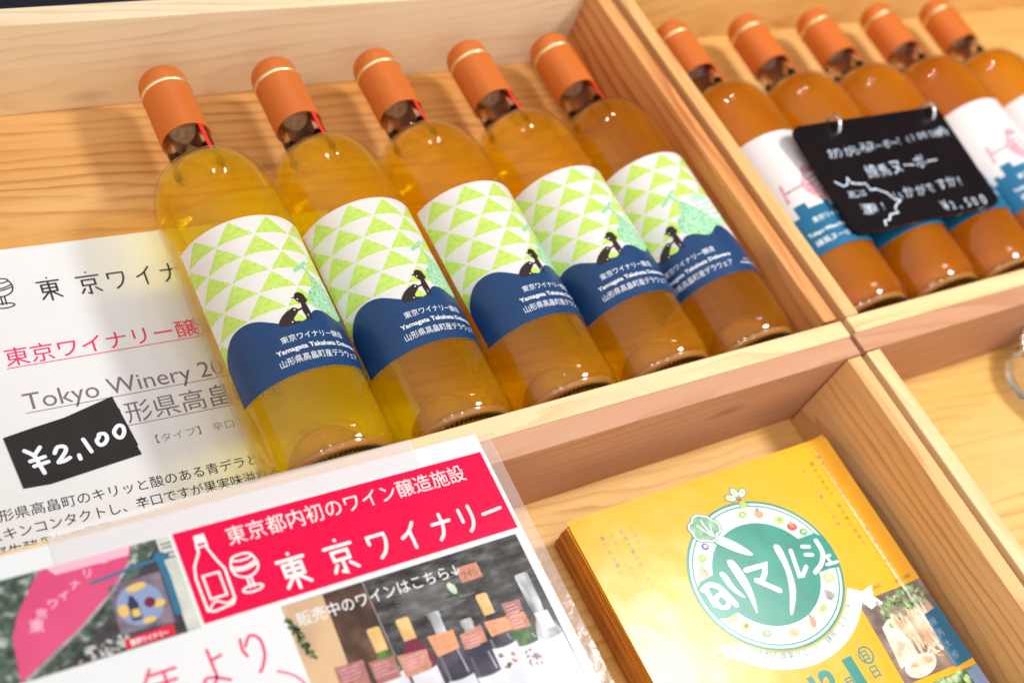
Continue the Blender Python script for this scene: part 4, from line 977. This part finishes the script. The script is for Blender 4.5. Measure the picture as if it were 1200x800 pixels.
f.poly([(.2, -127.6), (14, -126.6), (14, -162.6), (-3.0, -163.0)], 'ph_bluebox', h + .17)
f.column('練馬大根', 3.4, -130, 5.6, 'ph_sky', 7.6, h=h + .20); f.column('その', -.6, -137, 3, 'ph_sky', 4.2, h=h + .20)
f.poly([(-44.8, -163), (14, -166.5), (14, -215), (-44.8, -215)], 'ph_leaf2', h + .01); f.poly([(-44.8, -166), (-22, -167.4), (-22, -215), (-44.8, -215)], 'v_wht', h + .03)
for kx in range(40): f.disc(rg.uniform(-22, 4), rg.uniform(-190, -168.5), rg.uniform(1.2, 3), rg.choice(['v_lime', 'ph_leaf2', 'v_yel']), h + .05 + f.step(), rg.uniform(.8, 2), n=10, rot=rg.uniform(0, 3))
f.poly([(4, -168), (14, -167), (14, -190), (4, -190)], 'ph_sky', h + .12)
f.done('vegetable_photo', t, ft, FU)

# ------------------------------------------------------------------ chalk board on the orange bottles
BW, BH = 164.0, 97.0
t = thing('chalkboard_sign', 'black rounded chalkboard with handwritten wine price lying on the orange bottles', 'chalkboard', (.0755, .0597, .0772), R(.2))
t.rotation_euler = (R(5.5), R(0), R(-.4))
def rrect(w, h, r, n=7):
    out = []
    for cx, cyy, a in ((w - r, h - r, 0), (r, h - r, 90), (r, r, 180), (w - r, r, 270)):
        out += [(cx + r * math.cos(R(a + 90 * k / n)), cyy + r * math.sin(R(a + 90 * k / n))) for k in range(n + 1)]
    return out
def scrawl(f, s, x, y, size, width, h, seed, tilt=.0):
    rg = random.Random(seed); pitch = width / len(s)
    for i, ch in enumerate(s):
        f.text(ch, x + i * pitch + rg.uniform(-.3, .3), y + i * pitch * tilt + rg.uniform(-.7, .7), size * rg.uniform(.85, 1.12), 'chalk', width=None, bold=-.003, h=h + .004 * (i % 3), rot=rg.uniform(-.16, .10))
sheet_mesh('board', rrect(BW, BH, 9), 'board', t, 3.0, 3.0)
f = Flat(); h = 3.05
scrawl(f, 'おりがらみヌーボー!', 20, 65.0, 9.4, 86, h, 1, .03); scrawl(f, '(100%練馬)', 108, 68.5, 8.2, 54, h, 2, .04)
scrawl(f, '練馬ヌーボー', 46, 43.6, 13.6, 82, h, 3, .0); scrawl(f, 'いかがですか?', 58, 21.0, 10.6, 88, h, 4, .03); scrawl(f, '¥2,500', 100, 3.4, 11.4, 52, h, 5, .0)
f.stroke([(10.4, 45.0), (16, 40.3), (20.7, 41.2), (24.2, 46.6), (25.3, 41.6), (34.8, 39.5), (38.4, 39.4), (39.5, 33.2), (45.2, 33.2), (53.5, 28), (56.5, 22), (62.0, 19.8), (55.8, 17.6), (51.6, 14.4), (52.2, 10.6), (43, 10.2), (40, 6.4), (34, 6.0), (33, 2.6)], 1.5, 'chalk', h)
scrawl(f, 'あじは', 15, 29.6, 7.6, 19, h, 6, -.05); scrawl(f, '濃厚!!', 19, 15.6, 10, 29, h, 7, -.03)
f.done('chalk_writing', t, flat_map)
for u, v in ((44, 92.6), (151, 92.0)):
    bm = bmesh.new(); ra, rb = .0080, .0015
    vs = [[bm.verts.new(((ra + rb * math.cos(b)) * math.cos(a), rb * math.sin(b), (ra + rb * math.cos(b)) * math.sin(a))) for b in (2 * math.pi * q / 10 for q in range(10))] for a in (2 * math.pi * p / 36 for p in range(36))]
    for p in range(36):
        for q in range(10): bm.faces.new((vs[p][q], vs[(p + 1) % 36][q], vs[(p + 1) % 36][(q + 1) % 10], vs[p][(q + 1) % 10]))
    bmesh.ops.recalc_face_normals(bm, faces=bm.faces[:])
    bm_obj('ring', bm, 'steel', t, True, ((u) * .001, (v + 1.2) * .001, .0010), (0, 0, R(82)))

# ------------------------------------------------------------------ beaded glass dish
t = thing('glass_dish', 'small clear glass dish with a beaded silver rim in the nearly empty crate', 'dish', (.2440, -.0640, 0), 0)
prof = [(0, .0006), (.026, .0006), (.029, .003), (.0325, .015), (.0355, .029), (.0365, .0335), (.0350, .0340), (.0335, .029), (.0305, .016), (.0270, .006), (0, .0055)]
bm = lathe(dense(prof, 3), 64)
for v in bm.verts: v.co = Vector((v.co.x, -v.co.z, v.co.y))
bmesh.ops.recalc_face_normals(bm, faces=bm.faces[:])
bm_obj('bowl', bm, 'clear', t, True)
bm = bmesh.new()
for k in range(34):
    a = 2 * math.pi * k / 34
    bmesh.ops.create_icosphere(bm, subdivisions=2, radius=.0032, matrix=Matrix.Translation((.0372 * math.cos(a), .0372 * math.sin(a), .0335)))
bm_obj('beaded_rim', bm, 'steel', t, True)
